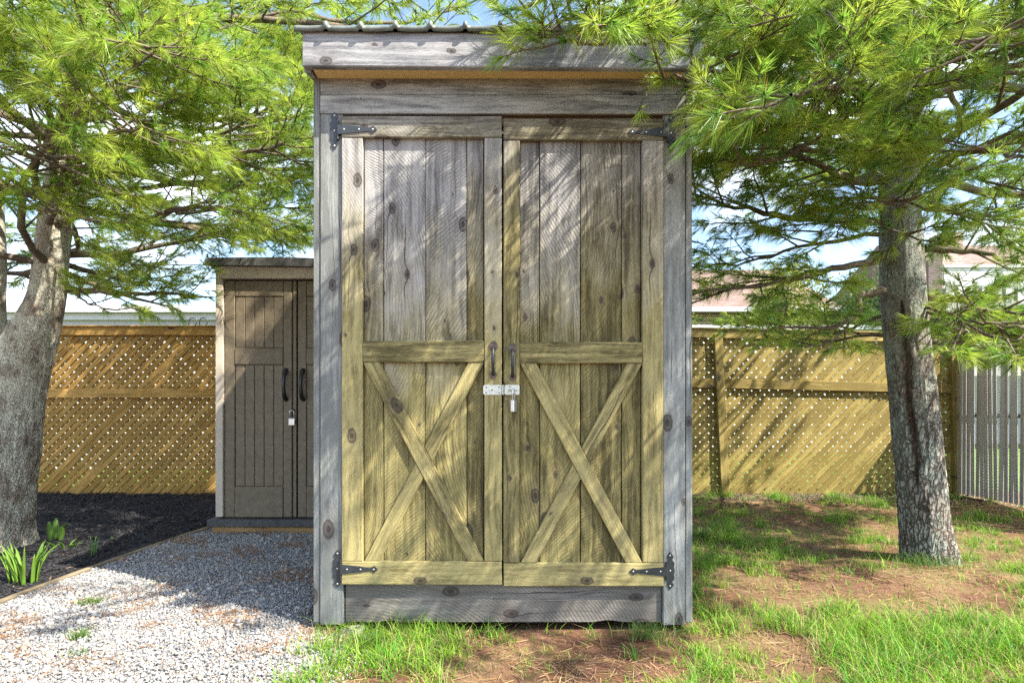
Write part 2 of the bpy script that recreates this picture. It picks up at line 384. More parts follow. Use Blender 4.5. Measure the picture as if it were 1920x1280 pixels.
def edge_x(y):      # line between mulch and gravel
    return -2.46 + .05*math.sin(y*1.3+.5) - .03*(3.6-y)
def path_right(y):  # gravel to grass
    return -.70 + .07*mnoise.noise(Vector((y*3.1, 5.2, 0))) - (.10 if y > 2.45 else 0)
def sheet(name, xl, xr, y0, y1, dz, mat, nxs, nys):
    v = []; 
    for j in range(nys+1):
        y = y0+(y1-y0)*j/nys; a, b = xl(y), xr(y)
        for i in range(nxs+1):
            x = a+(b-a)*i/nxs; e = min(i, nxs-i)/nxs
            v.append((x, y, gh(x, y)+dz(x, y, e)))
    I = np.arange((nxs+1)*(nys+1)).reshape(nys+1, nxs+1)
    q = np.stack([I[:-1,:-1].ravel(), I[:-1,1:].ravel(), I[1:,1:].ravel(), I[1:,:-1].ravel()], 1)
    return tag(obj_from(name, np_mesh(name, v, quads=q), mat, smooth=True), kind='structure')
sheet('gravel_path', lambda y: edge_x(y)+.02 if y > 2.3 else -4.2 - (2.3-y), lambda y: path_right(y) if y < 4.6 else -.9, .9, 5.0, lambda x, y, e: .010+.006*mnoise.noise(Vector((x*3, y*3, 1)))-(.012 if e == 0 else 0), M_GBED, 60, 80)
def mulch_z(x, y, e):
    return .022 + .03*mnoise.noise(Vector((x*2.2, y*2.2, 8)))*(1 if e > .02 else .2) + .03*min(1, max(0, (y-4.4)))
sheet('mulch_bed', lambda y: -7.0, lambda y: edge_x(y)-.02 if y < 4.75 else -1.0, 2.35, 6.3, mulch_z, M_MBED, 90, 90)

# ------------------------------------------------------------------ the tool shed
YF = 2.48
S0 = F/YF
def sx(px): return (px-960)/S0
def sz(py): return CAMZ+(HOR-py)/S0
shed = empty('tool_shed', (sx(941), 3.0, 0), 'tall weathered wooden tool shed with cross braced double doors', 'shed')
XL, XR = sx(586), sx(1299)
YB = 4.05; SLOPE = .22
# corner trims, side walls
board('corner_board', sx(600), sx(643), sz(1171), sz(214), YF, .022, M_TRIM, shed)
board('corner_board', sx(1243.5), sx(1285), sz(1172), sz(216), YF-.001, .022, M_TRIM, shed)
board('side_board_end', sx(586), sx(598.5), sz(1167), sz(141), YF+.006, .09, M_TRIM, shed, vert=True)
board('side_board_end', sx(1286.5), sx(1299), sz(1168), sz(141), YF+.006, .09, M_TRIM, shed, vert=True)
for s in (-1, 1):       # vertical boards of the side walls
    x0 = XL if s < 0 else XR-.028
    y = YF+.098; k = 0
    while y < YB-.02:
        w = min(.19, YB-.005-y)
        me = chamfer_box('side_board', sz(143)-sz(1165)+SLOPE*(y-YF), .024, w-.004, .002)
        zc = (sz(143)+sz(1165))/2+SLOPE/2*(y-YF)
        M = Matrix.Translation((x0+.014, y+w/2, zc)) @ Matrix.Rotation(R(90), 4, 'Z') @ Matrix.Rotation(R(-90), 4, 'Y')
        obj_from('side_board', me, M_TRIM, shed, M); y += w
bw = 0
for k in range(8):
    x0 = XL+.03+k*(XR-XL-.06)/8
    board('rear_board', x0+.001, x0+(XR-XL-.06)/8-.001, .06, sz(143)+SLOPE*(YB-YF)+.15, YB-.02, .022, M_TRIM, shed)
# header boards
board('header_board', sx(599.5), sx(1285.5), sz(176.5), sz(139), YF+.004, .022, M_HEADER, shed)
board('header_board', sx(599.5), sx(1285.5), sz(213.2), sz(177.5), YF, .024, M_HEADER, shed)
board('door_stop', sx(640), sx(1248), sz(232), sz(208), YF+.03, .04, M_INNER, shed)
# skirt board with a chipped lower edge
def chipped_board(name, x0, x1, z0, z1, yf, t, mat, parent):
    n = 46; L = x1-x0; W = z1-z0; bm = bmesh.new(); ou = [(-L/2, W/2), (L/2, W/2)]
    for i in range(n+1):
        u = 1-i/n; dz = .002*mnoise.noise(Vector((u*30, 0, 4)))
        for c, w, a in ((.14, .022, .012), (.83, .05, .010), (.22, .03, .006)): dz += a*max(0, 1-abs(u-c)/w)
        ou.append((-L/2+u*L, -W/2+max(0, dz)))
    bm_extrude(bm, ou, -t/2, t/2)
    return obj_from(name, bm_mesh(name, bm), mat, parent, Matrix.Translation(((x0+x1)/2, yf+t/2, (z0+z1)/2)))
chipped_board('skirt_board', sx(646), sx(1242), sz(1168), sz(1088), YF+.016, .024, M_SKIRT, shed)
for x, w in ((668, 30), (1206, 17), (1226, 17)):
    board('foundation_post', sx(x-w/2), sx(x+w/2), -.06, sz(1160), YF+.055+.002*(x % 3), .09, M_EDGE if x > 1000 else M_SILL, shed, vert=True)
board('foundation_post', sx(1000), sx(1060), -.06, sz(1166), YF+.5, .09, M_EDGE, shed, vert=True)
board('floor_panel', XL+.04, XR-.04, sz(1160), sz(1140), YF+.05, YB-YF-.1, M_INNER, shed)
# overhang: fascia, soffit, metal roof
YO = YF-.10; SO = F/YO
fx = lambda px: (px-960)/SO
fz = lambda py: CAMZ+(HOR-py)/SO
FX0, FX1 = fx(567), fx(1318)
fo = board('fascia', FX0, FX1, fz(126), fz(61), YO, .03, M_FASCIA, shed)
fo.rotation_euler.rotate_axis('Y', R(.45))
sf = board('soffit', FX0+.03, FX1-.03, fz(127)+.012, fz(127)+.024, YO+.031, YF-YO-.028, M_SOFFIT, shed)
for x in (FX0-.004, FX1-.021):
    bm = bmesh.new()
    for a in ((0, 0),):
        ou = [(YO+.032, fz(126)), (YB+.08, fz(126)+SLOPE*(YB-YO)), (YB+.08, fz(64)+SLOPE*(YB+.05-YO)), (YO+.032, fz(64))]
        v0 = [bm.verts.new((0, y, z)) for y, z in ou]; v1 = [bm.verts.new((.025, y, z)) for y, z in ou]
        bm.faces.new(v0); bm.faces.new(v1[::-1])
        for i in range(4): bm.faces.new((v0[i], v0[(i+1) % 4], v1[(i+1) % 4], v1[i]))
    obj_from('rake_board', bm_mesh('rake_board', bm), M_FASCIA, shed, Matrix.Translation((x, 0, 0)))
def metal_roof():
    """ribbed sheet: trapezoid ribs every 145 mm, front lip turned down and crumpled a little"""
    pitch = 65/SO; xs = []; x = FX0-.03
    prof = [(0, 0), (.10, .0), (.42, -.002), (.72, 0), (.83, .0), (.87, .014), (.95, .016), (.985, .004)]
    while x < FX1+.03:
        for u, h in prof: xs.append((x+u*pitch, h))
        x += pitch
    zt = fz(61)
    rows = [(YO-.012, zt-.004, 0.25), (YO-.020, zt+.006, .5), (YO-.018, zt+.016, .9), (YO-.006, zt+.026, 1.0), (YO+.03, zt+.030, 1), (YB+.14, zt+.030+SLOPE*(YB+.11-YO), 1)]
    v = []
    for y, z, k in rows:
        for (xx, h) in xs: v.append((xx, y-h*.7*(1 if k < 1 else 0), z+h*k+(.003*mnoise.noise(Vector((xx*9, 1, 2))) if k < 1 else 0)))
    n = len(xs); I = np.arange(n*len(rows)).reshape(len(rows), n)
    q = np.stack([I[:-1,:-1].ravel(), I[:-1,1:].ravel(), I[1:,1:].ravel(), I[1:,:-1].ravel()], 1)
    o = obj_from('metal_roof', np_mesh('metal_roof', v, quads=q), M_ROOFM, shed)
    md = o.modifiers.new('thickness', 'SOLIDIFY'); md.thickness = .0015
    return o
metal_roof()
# doors
YD = YF-.012                      # face of rails and stiles
def door(xl, xr, ztop, zbot, seams, s_in0, s_in1, zm0, zm1, dz):
    mid = (xl+xr)/2
    bk = board('door', sx(xl)+.006, sx(xr)-.006, sz(zbot)+.008, sz(ztop)-.008, YD+.047, .012, M_INNER, shed, vert=True)
    rl = 40; yf = YD
    for a, b in zip(seams, seams[1:]):
        board('plank', sx(a)+.0016, sx(b)-.0016, sz(zbot)+.01, sz(ztop)-.01, yf+.022+random.uniform(-.0015, .0025), .022, M_PLANK, bk, vert=True, b=.0025)
    board('rail', sx(xl), sx(xr), sz(ztop+40), sz(ztop), yf-.001, .0215, M_FRAME, bk)
    board('rail', sx(xl), sx(xr), sz(zbot), sz(zbot-43), yf-.002, .0225, M_FRAME, bk)
    board('stile', sx(xl), sx(s_in0), sz(zbot-43)+.0015, sz(ztop+40)-.0015, yf, .021, M_FRAME, bk)
    board('stile', sx(s_in1), sx(xr), sz(zbot-43)+.0015, sz(ztop+40)-.0015, yf, .021, M_FRAME, bk)
    board('rail', sx(s_in0)+.0015, sx(s_in1)-.0015, sz(zm1), sz(zm0), yf-.001, .0215, M_FRAME, bk)
    # cross brace: one long diagonal, two half ones
    w = .063; x0, x1 = sx(s_in0)+.002, sx(s_in1)-.002; z1, z0 = sz(zm1)-.0015, sz(zbot-43)+.0015
    def cut(poly, d, yf2, t):
        c = sum((Vector(p) for p in poly), Vector((0, 0)))/len(poly); ang = math.atan2(d.y, d.x); ca, sa = math.cos(ang), math.sin(ang)
        bm = bmesh.new(); bm_extrude(bm, [((p[0]-c.x)*ca+(p[1]-c.y)*sa, -(p[0]-c.x)*sa+(p[1]-c.y)*ca) for p in poly], -t/2, t/2)
        bmesh.ops.recalc_face_normals(bm, faces=bm.faces); bmesh.ops.bevel(bm, geom=bm.edges[:], offset=.0022, segments=1, affect='EDGES')
        obj_from('brace', bm_mesh('brace', bm), M_FRAME, bk, Matrix.Translation((c.x, yf2+t/2, c.y)) @ Matrix.Rotation(-ang, 4, 'Y'))
    H = z1-z0; wx = w*math.hypot(x1-x0-w, H)/H          # horizontal width of a slanted board
    xa, xb = x0, x1-wx                                    # long diagonal, upper left to lower right
    cut([(xa, z1), (xa+wx, z1), (xb+wx, z0), (xb, z0)], Vector((xb-xa, -H)), yf+.001, .0205)
    k = (xb-xa)/H; D = Vector((-(xb-xa), -H)); wx2 = wx*.94
    def meet(xt, e):       # the shorter boards start at xt on the top rail; e = x of the long board's edge at the top
        z = (xt-e)/(2*k); return (xt-k*z, z1-z)
    ta, tb_ = x1-wx2, x1
    cut([(ta, z1), (tb_, z1), meet(tb_, xa+wx+.002), meet(ta, xa+wx+.002)], D, yf+.003, .0185)
    ma, mb = meet(ta, xa-.002), meet(tb_, xa-.002)
    cut([ma, mb, (tb_-k*H, z0), (ta-k*H, z0)], D, yf+.0035, .018)
    return bk
door(642, 941, 220, 1094, (643, 681, 718.5, 797, 875, 907, 940), 681, 908.5, 639, 679, 0)
door(944.5, 1243, 225, 1097, (945, 974, 1012, 1088.5, 1166, 1203, 1242), 974, 1204, 641, 681, 0)
# strap hinges
def hinge(xc, zc, s, L):
    bm = bmesh.new()
    half = [(.083, 0), (.072, .008), (.062, .0165), (.054, .012), (.049, .0075), (.044, .011), (.036, .019), (.026, .0185), (.016, .0165), (.006, .020)]
    prof = half + [(-z, w) for z, w in half[::-1]]
    ou = [(-s*w, z) for z, w in prof] + [(s*min(w, .013), z) for z, w in prof[::-1][1:-1]]
    bm_extrude(bm, ou, -.0035, 0)
    e = L-.036; st = [(.017, .021), (e*.7, .013), (e, .0065), (e+.010, .010), (e+.018, .0155), (e+.026, .008), (L, 0)]
    ou = [(s*x, h) for x, h in st] + [(s*x, -h) for x, h in st[::-1][1:]]
    bm_extrude(bm, ou, -.016, -.0125)
    bm_tube(bm, [(s*.016, -.007, -.040), (s*.016, -.007, .040)], .0062, 10)
    h = obj_from('hinge', bm_mesh('hinge', bm), M_IRON, shed, Matrix.Translation((xc, YF-.0012, zc)))
    for x, y, z in ((0, -.0035, .066), (0, -.0035, 0), (0, -.0035, -.066), (s*.045, -.016, 0), (s*e*.72, -.016, 0), (s*(e+.017), -.016, 0)):
        b2 = bmesh.new(); bmesh.ops.create_icosphere(b2, subdivisions=1, radius=.0048)
        for v in b2.verts: v.co.y *= .5
        obj_from('screw', bm_mesh('screw', b2), M_ZINC, h, Matrix.Translation((xc+x, YF-.0012+y, zc+z)), smooth=True)
hinge(sx(627.5), sz(246), 1, .188); hinge(sx(1257.5), sz(251), -1, .190)
hinge(sx(633), sz(1065), 1, .180); hinge(sx(1256), sz(1069), -1, .182)
# thumb handles
def handle(px, py):
    bm = bmesh.new()
    ou = [(0, .024), (.010, .020), (.018, .008), (.020, -.006), (.013, -.016), (0, -.019), (-.013, -.016), (-.020, -.006), (-.018, .008), (-.010, .020)]
    bm_extrude(bm, [(x, z+.062) for x, z in ou], -.003, 0)
    bm_extrude(bm, [(x*.8, -z*.8-.062) for x, z in ou[::-1]], -.003, 0)
    g = obj_from('handle', bm_mesh('handle', bm), M_RUST, shed, Matrix.Translation((sx(px), YD-.001, sz(py))))
    b2 = bmesh.new()
    pts = [(0, -.002, .052), (0, -.022, .050), (0, -.034, .038), (0, -.038, .012), (0, -.038, -.015), (0, -.032, -.038), (0, -.018, -.054), (0, -.002, -.060)]
    bm_tube(b2, pts, [.007, .0068, .0066, .0075, .0075, .0066, .0068, .007], 10)
    obj_from('grip', bm_mesh('grip', b2), M_IRON, g, Matrix.Translation((sx(px), YD-.001, sz(py))), smooth=True)
handle(925, 676); handle(961, 680)
# hasp
bm = bmesh.new()
def plate(bm, px0, px1, py0, py1, y0, y1):
    x0, x1, z0, z1 = sx(px0), sx(px1), sz(py1), sz(py0); c = .005
    bm_extrude(bm, [(x0+c, z0), (x1-c, z0), (x1, z0+c), (x1, z1-c), (x1-c, z1), (x0+c, z1), (x0, z1-c), (x0, z0+c)], y0, y1)
plate(bm, 906.5, 940.5, 721.5, 740, YD-.003, YD-.0012); plate(bm, 946, 974, 721.5, 740, YD-.0062, YD-.0042); plate(bm, 947, 973, 722.5, 739, YD-.003, YD-.0012)
bm_tube(bm, [(sx(943), YD-.0045, sz(740)), (sx(943), YD-.0045, sz(721.5))], .0038, 10)
hasp = obj_from('hasp', bm_mesh('hasp', bm), M_ZINC, shed)
for a, b in ((912, 726), (912, 736.5), (923, 731), (936, 726), (936, 736.5), (956, 725)):
    b2 = bmesh.new(); bmesh.ops.create_icosphere(b2, subdivisions=1, radius=.0036)
    for v in b2.verts: v.co.y *= .4
    obj_from('screw', bm_mesh('screw', b2), M_RUST, hasp, Matrix.Translation((sx(a), YD-(.0032 if a < 945 else .0064), sz(b))))
b2 = bmesh.new(); bm_tube(b2, [(sx(954), YD-.004, sz(731)), (sx(955), YD-.017, sz(731)), (sx(963), YD-.022, sz(731)), (sx(967), YD-.017, sz(731)), (sx(968), YD-.004, sz(731))], .0035, 8)
obj_from('staple', bm_mesh('staple', b2), M_ZINC, hasp, smooth=True)
def padlock(loc, rz, w, h, t, sh, label):
    r = empty('padlock', loc, label, 'padlock'); r.rotation_euler = (0, 0, rz)
    B = pw(r)
    obj_from('body', chamfer_box('body', w, t, h, .003), M_STEEL, r, B @ Matrix.Translation((0, 0, h/2)))
    bm = bmesh.new(); k = w*.32
    pts = [(-k, 0, h-.004), (-k, 0, h+sh-k)] + [(-k*math.cos(a), 0, h+sh-k+k*math.sin(a)) for a in [math.pi*j/8 for j in range(1, 8)]] + [(k, 0, h+sh-k), (k, 0, h-.004)]
    bm_tube(bm, pts, .0037, 8); obj_from('shackle', bm_mesh('shackle', bm), M_STEEL, r, B, smooth=True)
    bm = bmesh.new(); bm_tube(bm, [(0, 0, -.0015), (0, 0, .001)], .006, 10); obj_from('keyhole', bm_mesh('keyhole', bm), M_BLACK, r, B)
padlock((sx(963), YD-.030, sz(772)), R(68), .036, .052, .017, .046, 'steel padlock hanging edge-on from the zinc hasp of the wooden doors')

# ------------------------------------------------------------------ the resin cabinet beside it
YC = 4.40; S1 = F/YC
cx_ = lambda px: (px-960)/S1
cz_ = lambda py: CAMZ+(HOR-py)/S1
cab = empty('storage_cabinet', (cx_(552), YC+.4, .05), 'brown resin storage cabinet with taupe frame and black handles', 'cabinet')
CX0, CX1 = cx_(405), cx_(699)
board('frame_post', CX0, cx_(419), cz_(968), cz_(501), YC-.012, .06, M_RESIN_L, cab)
board('frame_post', cx_(685), CX1, cz_(968), cz_(501), YC-.012, .06, M_RESIN_L, cab)
board('frame_header', cx_(414), cx_(690), cz_(523), cz_(499), YC-.022, .05, M_RESIN_L, cab)
bm = bmesh.new(); 
for x0, x1 in ((CX0+.004, CX0+.03), (CX1-.03, CX1-.004)): bm_box(bm, x0, x1, YC+.05, YC+.82, .06, cz_(502))
bm_box(bm, CX0+.031, CX1-.031, YC+.79, YC+.82, .06, cz_(502)); bm_box(bm, CX0+.031, CX1-.031, YC+.06, YC+.789, .07, .09)
obj_from('shell', bm_mesh('shell', bm), M_RESIN_L, cab)
bm = bmesh.new(); n_ = 14
ou = [(cx_(393), cz_(499)), (cx_(393)+.005, cz_(491)), (cx_(400), cz_(487.5))] + [(cx_(400+u*304/10), cz_(487.5)+.012*math.sin(math.pi*u/10)-.02*u/10) for u in range(1, 10)] + [(cx_(704), cz_(487.5)-.02), (cx_(711), cz_(503)), (cx_(705), cz_(505)), (cx_(400), cz_(500.5))]
bm_extrude(bm, ou, YC-.07, YC+.86); obj_from('roof', bm_mesh('roof', bm), M_RESIN_D, cab)
board('base_ledge', cx_(397), cx_(706), cz_(984), cz_(971), YC-.07, .92, M_RESIN_D, cab)
def cab_door(s):
    X = lambda px: cx_(px if s < 0 else 1104-px)
    def bx(name, p0, p1, q0, q1, y, t, par, b=.004):
        a, c = sorted((X(p0), X(p1))); return board(name, a, c, cz_(q1), cz_(q0), y, t, M_RESIN, par, b=b, jag=0)
    d = bx('door', 420, 547, 525, 970, YC+.022, .02, cab)
    bx('stile', 420.5, 439, 526, 969.5, YC+.006, .0155, d); bx('stile', 530.5, 546.5, 526, 969.5, YC+.006, .0155, d)
    bx('rail', 439.6, 529.9, 526, 555, YC+.006, .0155, d); bx('rail', 439.6, 529.9, 652, 683, YC+.001, .0205, d)
    bx('kick_panel', 439.6, 529.9, 912, 969.5, YC+.001, .0205, d)
    for q0, q1 in ((555.5, 651.5), (683.5, 911.5)):
        for k in range(5):
            a = 439.8+k*18; bx('slat', a+.5, a+17.6, q0, q1, YC+.011, .0105, d, .0035)
    bm = bmesh.new(); xh = X(536); zc = cz_(721)
    pts = [(xh, YC+.006, zc+.115), (xh, YC-.022, zc+.10), (xh, YC-.042, zc+.06), (xh, YC-.048, zc), (xh, YC-.042, zc-.06), (xh, YC-.022, zc-.10), (xh, YC+.006, zc-.115)]
    bm_tube(bm, pts, [.017, .017, .015, .0145, .015, .017, .017], 10)
    obj_from('handle', bm_mesh('handle', bm), M_BLACK, d, smooth=True)
    return d
cab_door(-1); cab_door(1)
board('centre_strip', cx_(549), cx_(555), cz_(969), cz_(526), YC+.004, .018, M_RESIN, cab)
bm = bmesh.new(); bm_tube(bm, [(cx_(550), YC+.004, cz_(771)), (cx_(550), YC-.028, cz_(771)), (cx_(551), YC-.028, cz_(768)), (cx_(552), YC+.004, cz_(768))], .004, 6); obj_from('lock_eye', bm_mesh('lock_eye', bm), M_BLACK, cab)
padlock((cx_(549), YC-.022, cz_(797)), R(8), .046, .055, .02, .062, 'silver padlock on the doors of the brown resin cabinet')
sill = empty('timber_sill', (cx_(552), YC+.3, 0), 'yellowish timber base under the brown resin cabinet', 'timber')
for yy in (YC-.05, YC+.4, YC+.76): board('beam', cx_(404), cx_(700), -.03, cz_(984.6), yy, .085, M_SILL, sill)

# ------------------------------------------------------------------ garden edging
edg = empty('garden_edging', (edge_x(3.4), 3.4, 0), 'low grey timber edging between black mulch and gravel path', 'edging')
ys = [2.30, 2.95, 3.60, 4.22, 4.72]
for a, b in zip(ys, ys[1:]):
    A, B = Vector((edge_x(a), a, gh(edge_x(a), a)-.024)), Vector((edge_x(b), b, gh(edge_x(b), b)-.024)); d = B-A
    me = chamfer_box('edging_board', d.length-.004, .035, .10, .004)
    obj_from('edging_board', me, M_EDGE, edg, Matrix.Translation((A+B)/2) @ d.to_track_quat('X', 'Z').to_matrix().to_4x4())

# ------------------------------------------------------------------ lattice fences
def lattice_fence(name, x0, x1, y, ztop, zbot, slope, mlath, mrail, label, posts, midz, phase):
    f = empty(name, ((x0+x1)/2, y+.05, 0), label, 'fence', 'lattice fences')
    zz = lambda x: slope*(x-x0)
    pitch, w, t = .0655*math.sqrt(2), .0495, .009
    H0 = zbot-.10
    for layer, sg in ((0, 1), (1, -1)):
        c = -6.0
        lo = (x0 - sg*(ztop if sg > 0 else H0)); 
        k0 = math.floor((x0-(ztop-H0)-.2)/pitch); k1 = math.ceil((x1+(ztop-H0)+.2)/pitch)
        for k in range(k0, k1+1):
            # lath: x = xb + sg*(z-H0)
            xb = k*pitch+phase if sg > 0 else k*pitch+phase+.0
            za, zb = H0, ztop-.02
            if sg > 0: za = max(za, H0+(x0-xb)); zb = min(zb, H0+(x1-xb))
            else: za = max(za, H0+(xb-x1)); zb = min(zb, H0+(xb-x0))
            xm = xb+sg*((za+zb)/2-H0); zb = min(zb, ztop+zz(xb+sg*(zb-H0))-.01)
            if zb-za < .08: continue
            a = (xb+sg*(za-H0), za); b = (xb+sg*(zb-H0), zb)
            bm = bmesh.new(); L = math.hypot(b[0]-a[0], b[1]-a[1]); bm_box(bm, -L/2, L/2, -t/2, t/2, -w/2, w/2)
            ang = math.atan2(b[1]-a[1], b[0]-a[0])
            obj_from('lath', bm_mesh('lath', bm), mlath, f, Matrix.Translation(((a[0]+b[0])/2+random.gauss(0, .0035), y+.012+layer*(t+.0005)+random.uniform(-.0002,.0002), (a[1]+b[1])/2)) @ Matrix.Rotation(-ang+random.gauss(0, .004), 4, 'Y'))
    def rail(nm, z, h, yf, t):
        plank_between(nm, (x0, z), (x1, z+slope*(x1-x0)), h, t, yf, mrail, f)
    rail('top_rail', ztop-.035, .088, y-.030, .036); rail('rail_cap', ztop+.018, .016, y-.045, .095)
    rail('middle_rail', midz, .098, y-.028, .036)
    rail('bottom_rail', zbot-.02, .07, y+.035, .03)
    for px, lean, front in posts:
        bm = bmesh.new(); me = chamfer_box('post', ztop+.12+zz(px), .085, .088, .004)
        obj_from('post', me, mrail, f, Matrix.Translation((px+lean/2, y-.046+.0425 if front else y+.075, (ztop-.12+zz(px))/2-.03)) @ Matrix.Rotation(-lean/1.8, 4, 'Y') @ Matrix.Rotation(R(-90), 4, 'Y'))
    return f
YFE = 6.1; S2 = F/YFE
ex = lambda px: (px-960)/S2
ez = lambda py: CAMZ+(HOR-py)/S2
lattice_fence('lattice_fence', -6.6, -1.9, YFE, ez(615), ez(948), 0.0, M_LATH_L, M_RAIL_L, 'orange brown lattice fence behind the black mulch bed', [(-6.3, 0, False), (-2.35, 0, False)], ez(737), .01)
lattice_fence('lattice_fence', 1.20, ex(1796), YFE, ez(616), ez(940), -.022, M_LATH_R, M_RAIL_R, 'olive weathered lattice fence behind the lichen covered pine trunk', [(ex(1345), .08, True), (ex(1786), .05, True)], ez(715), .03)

# ------------------------------------------------------------------ chain link fence with slats (runs towards the viewer on the right)
clf = empty('chain_link_fence', (4.74, 5.2, 0), 'chain link fence filled with upright taupe privacy slats', 'fence')
CH, CX = 1.52, 4.74
yy = 6.02; k = 0
while yy > 3.9:
    me = bpy.data.meshes.get('slat_shape')
    if me is None:
        bm = bmesh.new(); bm_box(bm, -.0016, .0016, -.0235, .0235, 0, CH-.08); me = bm_mesh('slat_shape', bm); me.materials.append(M_SLAT)
    obj_from('slat', me, None, clf, Matrix.Translation((CX+random.uniform(-.002,.002), yy, .07)) @ Matrix.Rotation(R(random.uniform(-1.2, 1.2)), 4, 'X') @ Matrix.Rotation(R(random.uniform(-5, 5)), 4, 'Z'))
    yy -= .056; k += 1
def wire_mesh():
    segs = []; p = .062; nz = int(CH/p)
    yy = 6.04; j = 0
    while yy > 3.9:
        pts = [(CX+(.008 if (i+j) % 2 else -.008), yy-(p/2 if i % 2 else 0)*(1), .05+i*p/2*.98) for i in range(nz*2+1)]
        pts2 = [(CX-(.008 if (i+j) % 2 else -.008), yy-(0 if i % 2 else p/2), .05+i*p/2*.98) for i in range(nz*2+1)]
        segs += [np.array(pts), np.array(pts2)]; yy -= p; j += 1
    V, Q = [], []; b = 0; r = .0018
    for s in segs:
        n = len(s)
        for ox, oy in ((-r, -r), (r, -r), (r, r), (-r, r)): pass
        ring = np.array([(-r, -r, 0), (r, -r, 0), (r, r, 0), (-r, r, 0)])
        V.append((s[:, None, :]+ring[None]).reshape(-1, 3))
        I = b+np.arange(n*4).reshape(n, 4)
        for c in range(4): Q.append(np.stack([I[:-1, c], I[:-1, (c+1) % 4], I[1:, (c+1) % 4], I[1:, c]], 1))
        b += n*4
    o = obj_from('wire_mesh', np_mesh('wire_mesh', np.concatenate(V), quads=np.concatenate(Q)), M_WIRE, clf); o['kind'] = 'stuff'
wire_mesh()
for z in (CH+.03, .90):
    bm = bmesh.new(); bm_tube(bm, [(CX+.035, 6.06, z), (CX+.035, 3.85, z)], .024, 10); obj_from('pipe_rail', bm_mesh('pipe_rail', bm), M_PIPE, clf, smooth=True)
for y in (6.0, 3.9):
    bm = bmesh.new(); bm_tube(bm, [(CX+.085, y, -.08), (CX+.085, y, CH+.1)], .027, 10); obj_from('pipe_post', bm_mesh('pipe_post', bm), M_PIPE, clf, smooth=True)

# ------------------------------------------------------------------ buildings beyond the fences
def white_block(name, x0, x1, y0, y1, h, label, bands):
    r = empty(name, ((x0+x1)/2, (y0+y1)/2, 0), label, 'shed')
    bm = bmesh.new(); bm_box(bm, x0, x1, y0, y1, -.05, h); obj_from('wall', bm_mesh('wall', bm), M_WHITE, r)
    z = .15
    while z < h-.12:
        bm = bmesh.new(); M = Matrix.Translation(((x0+x1)/2, y0-.012, z)) @ Matrix.Rotation(R(-5), 4, 'X')
        bm_box(bm, -(x1-x0)/2, (x1-x0)/2, -.008, .008, 0, .20); obj_from('siding_board', bm_mesh('siding_board', bm), M_WHITE, r, M); z += .195
    for dz, hh, pr in bands: board('roof_trim', x0-pr, x1+pr, h+dz, h+dz+hh, y0-pr, y1-y0+2*pr, M_WHITE2, r, vert=False)
    return r
white_block('white_shed', -9.2, -3.2, 9.0, 11.0, 2.36, 'long white sided shed roofline behind the orange lattice fence', [(.0, .10, .06), (.105, .12, .14)])
white_block('low_shed', 2.2, 8.3, 12.0, 13.4, 2.62, 'low white flat roofed shed behind the olive lattice fence', [(.0, .09, .08)])
def brick_house():
    y = 18.0; X0, X1, ze = -3.0, 10.0, 4.02
    r = empty('brick_house', (4, y+4, 0), 'pink brick house with pinkish shingle roof and white gutter', 'house')
    bm = bmesh.new(); bm_box(bm, X0, X1, y, y+8, -.05, ze); obj_from('wall', bm_mesh('wall', bm), M_BRICK, r)
    bm = bmesh.new(); a = [(y-.45, ze+.02), (y+4, ze+2.3), (y+8.45, ze+.02), (y+8.45, ze-.08), (y-.45, ze-.08)]
    v0 = [bm.verts.new((X0-.3, p, q)) for p, q in a]; v1 = [bm.verts.new((X1+.3, p, q)) for p, q in a]
    bm.faces.new(v0); bm.faces.new(v1[::-1])
    for i in range(5): bm.faces.new((v0[i], v0[(i+1) % 5], v1[(i+1) % 5], v1[i]))
    obj_from('roof', bm_mesh('roof', bm), M_SHINGLE, r)
    board('gutter', X0-.32, X1+.32, ze-.09, ze+.05, y-.58, .12, M_WHITE2, r)
    bm = bmesh.new(); bm_tube(bm, [(X1-.12, y-.07, ze-.1), (X1-.12, y-.07, 0)], .06, 8); obj_from('downpipe', bm_mesh('downpipe', bm), M_WHITE2, r)
    for x in (5.4, 8.6):
        w = board('window', x-.5, x+.5, 2.2, 3.5, y-.05, .08, M_WHITE2, r); board('pane', x-.42, x+.42, 2.28, 3.42, y-.056, .02, M_PANE, w)
brick_house()
